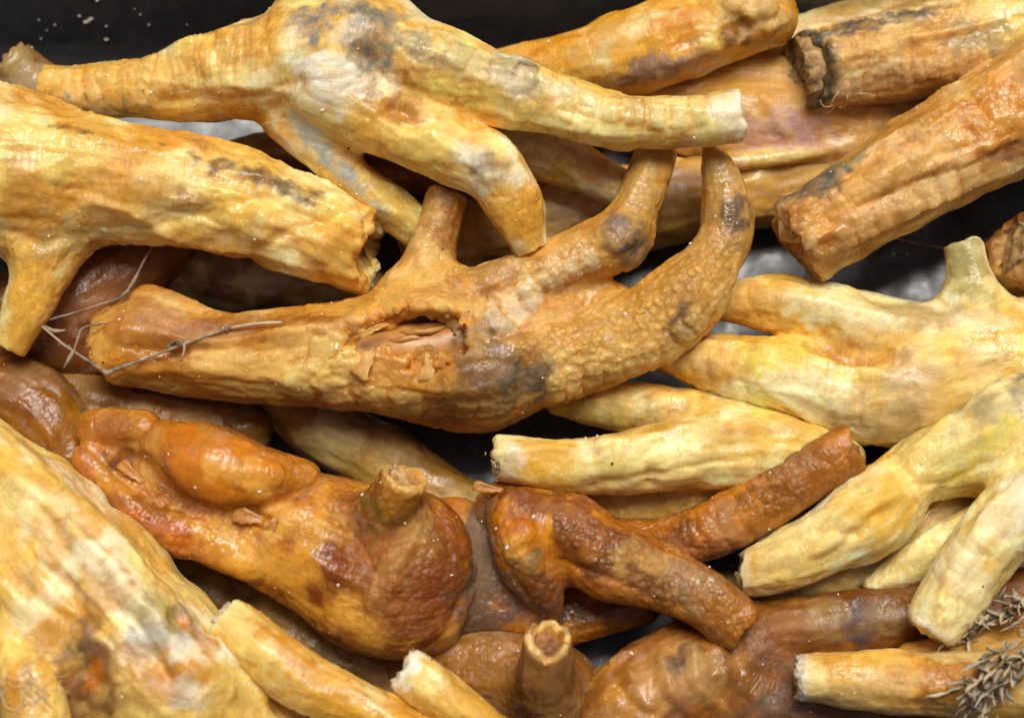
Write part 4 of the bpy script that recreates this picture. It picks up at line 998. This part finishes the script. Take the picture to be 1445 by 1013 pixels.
# ------------------------------------------------------------------ dried herb sprigs
def leaf_mesh(name, l, wd, curl, twist, mat, seed):
    rnd = random.Random(seed); n = 8
    V, F = [], []
    for i in range(n):
        t = i / (n - 1)
        ww = wd * math.sin(math.pi * (.12 + .86 * t)) * rnd.uniform(.75, 1.2) * .5
        ang = curl * t
        x = l * (math.sin(ang) / curl if abs(curl) > .01 else t); z = l * ((1 - math.cos(ang)) / curl if abs(curl) > .01 else 0)
        tw = twist * t
        c = np.array([x, rnd.uniform(-1, 1), z])
        side = np.array([0, math.cos(tw), math.sin(tw)]); nn = np.array([0, -math.sin(tw), math.cos(tw)])
        V += [c - side * ww + nn * ww * .5, c - nn * 1.3, c + side * ww + nn * ww * .5, c + nn * 1.3]
    for i in range(n - 1):
        for k in range(4):
            F.append((i * 4 + k, i * 4 + (k + 1) % 4, (i + 1) * 4 + (k + 1) % 4, (i + 1) * 4 + k))
    F.append((3, 2, 1, 0)); F.append(tuple((n - 1) * 4 + k for k in range(4)))
    me = bpy.data.meshes.new(name)
    me.from_pydata([tuple(v * S) for v in V], [], F)
    me.materials.append(mat); me.polygons.foreach_set('use_smooth', [True] * len(me.polygons))
    return me
LEAVES = [leaf_mesh('leaf', l, wd, cu, tw, m, k) for k, (l, wd, cu, tw, m) in enumerate([(40,11,1.6,2.5,HERB),(58,7,-.9,3.5,HERB),(30,16,2.4,1.0,HERBP),(52,8,.8,-4,HERBP),(26,13,-2.6,2,HERB),(66,9,.5,2.0,HERB),(40,19,1.0,.8,HERBP)])]
def sprig(label, path, n, spread, seed, scale=1.0):
    rnd = random.Random(seed)
    root = bpy.data.objects.new('dried_herb_sprig', None); root.empty_display_size = .005
    sc.collection.objects.link(root)
    P = [W(*p)[0] for p in path]
    root.location = P[0] * S
    V, F = tube(P, [4 * scale] * len(P), 7, .2, seed)
    link_mesh('stem', V, F, TWIG, root, P[0])
    for k in range(n):
        t = rnd.random() * (len(P) - 1); i = min(int(t), len(P) - 2)
        c = P[i] + (P[i + 1] - P[i]) * (t - i) + np.array([rnd.gauss(0, spread), rnd.gauss(0, spread), rnd.gauss(0, spread * .35)])
        o = bpy.data.objects.new('leaf', LEAVES[rnd.randrange(len(LEAVES))])
        sc.collection.objects.link(o); o.parent = root
        o.location = Vector(c * S) - root.location
        d = P[-1] - P[0]
        o.rotation_euler = (rnd.uniform(-1, 1), rnd.uniform(-.7, .5), math.atan2(d[1], d[0]) + rnd.gauss(0, .45))
        q = scale * rnd.uniform(.7, 1.35); o.scale = (q, q * rnd.uniform(.7, 1.2), q)
    root['label'] = label; root['category'] = 'dried herb'
sprig('large tuft of dried grey brown herb leaves in the bottom right corner', [(1480,900,330),(1430,930,325),(1385,965,310),(1380,995,300)], 95, 13, 3, .85)
sprig('smaller tuft of dried herb leaves beside the blunt cream toe', [(1460,855,262),(1420,862,258),(1380,878,250),(1360,890,235)], 60, 8, 8, .85)
sprig('dark curled dry herb bud in the gap below the yellow foot at right', [(1345,715,110),(1330,728,110),(1318,738,105)], 22, 7, 12, .7)

# ------------------------------------------------------------------ crumbs, flakes and fibres
def shards(name, spots, mat, label, cat, seed):
    rnd = random.Random(seed)
    V, F = [], []
    for c, sz in spots:
        b = len(V); n = 6
        ax = rnd.uniform(0, 6.28); fl = rnd.uniform(.3, .8)
        for k in range(n):
            a = 2 * math.pi * k / n
            r = sz * rnd.uniform(.5, 1.1); x, y = r * math.cos(a) * 1.4, r * math.sin(a)
            V.append(c + np.array([x * math.cos(ax) - y * math.sin(ax), x * math.sin(ax) + y * math.cos(ax), sz * fl * rnd.uniform(-.2, .5)]))
        V.append(c + np.array([0, 0, sz * fl])); V.append(c - np.array([0, 0, sz * fl]))
        for k in range(n):
            F.append((b + k, b + (k + 1) % n, b + n)); F.append((b + (k + 1) % n, b + k, b + n + 1))
    o = link_mesh(name, V, F, mat, smoothf=False)
    o['kind'] = 'stuff'; o['label'] = label; o['category'] = cat
rs = np.random.RandomState(5)
pale, dark = [], []
for V_, N_ in SURF:
    x_, y_ = project(V_)
    ok = np.flatnonzero((N_[:, 2] > .25) & (x_ > -10) & (x_ < FW + 10) & (y_ > -10) & (y_ < FH + 10))
    if len(ok) == 0: continue
    for q in rs.choice(ok, min(len(ok), max(4, len(ok) // 550))):
        pale.append((V_[q] + N_[q] * .6, float(rs.choice([.9, 1.3, 1.8, 2.6], p=[.4, .33, .2, .07]))))
    for q in rs.choice(ok, max(1, len(ok) // 9000)):
        dark.append((V_[q] + N_[q] * .6, float(rs.uniform(1.2, 2.4))))
fx = [(600,668),(560,668),(700,745),(745,760),(690,700),(660,690),(1025,300),(1030,310),(1040,315),(1020,316),(1010,305)]
for x, y in fx: pale.append((top(x, y, .5, 0), 1.8))
for k in range(420):                     # crumbs lying on the tray floor and stuck to its wall
    x, y = rs.uniform(60, 1440), rs.uniform(60, 1000)
    pale.append((W(x, y, 1.0)[0], float(rs.choice([.8, 1.2, 2.0]))))
def wall_pt(px, py):
    zs = np.linspace(2, 420, 300)
    for z in zs:
        if W(px, py, z)[0][1] < WALL_Y + 65 + max(0, z - 43) * 150 / 350: return W(px, py, z)[0] - np.array([0, 1.5, 0])
    return W(px, py, 2)[0]
wp = np.random.RandomState(21)
for (x, y, sz) in [(122,30,5),(112,22,2.4),(138,0,2.5),(150,36,2),(150,55,3),(190,12,1.3),(198,20,1.6),(66,42,1.2),(58,54,1.5),(78,34,2),(210,34,2),(128,26,4)]:
    pale.append((wall_pt(x, y), sz))
for k in range(6):
    pale.append((wall_pt(wp.uniform(40, 330), wp.uniform(0, 90)), float(wp.choice([.9, 1.3, 1.9]))))
shards('pale_crumbs', pale, CRUMB, 'tiny pale crumbs scattered over the dried feet and tray', 'crumbs', 1)
shards('dark_crumbs', dark, CRUMBD, 'tiny dark specks scattered over the dried feet', 'crumbs', 2)
rnd = random.Random(9)
V, F = [], []
for (x0, y0, n, l) in [(40, 970, 16, 60), (60, 1000, 10, 60), (1185, 150, 5, 30), (80, 700, 3, 40), (690, 650, 6, 14), (60, 920, 5, 60)]:
    for k in range(n):
        x, y, a = x0 + rnd.gauss(0, 14), y0 + rnd.gauss(0, 14), rnd.uniform(0, 6.28)
        pts = []
        for i in range(6):
            pts.append(top(x, y, 2.5 + 4 * math.sin(i)))
            a += rnd.gauss(0, .5); x += math.cos(a) * l / 6; y += math.sin(a) * l / 6
        v, f = tube(pts, [.55] * 6, 4, .1, k); b = len(V)
        V += v; F += [tuple(b + q for q in ff) for ff in f]
o = link_mesh('loose_fibres', V, F, FIBRE)
o['kind'] = 'stuff'; o['label'] = 'fine pale skin fibres curling over the feet at the bottom left'; o['category'] = 'fibres'
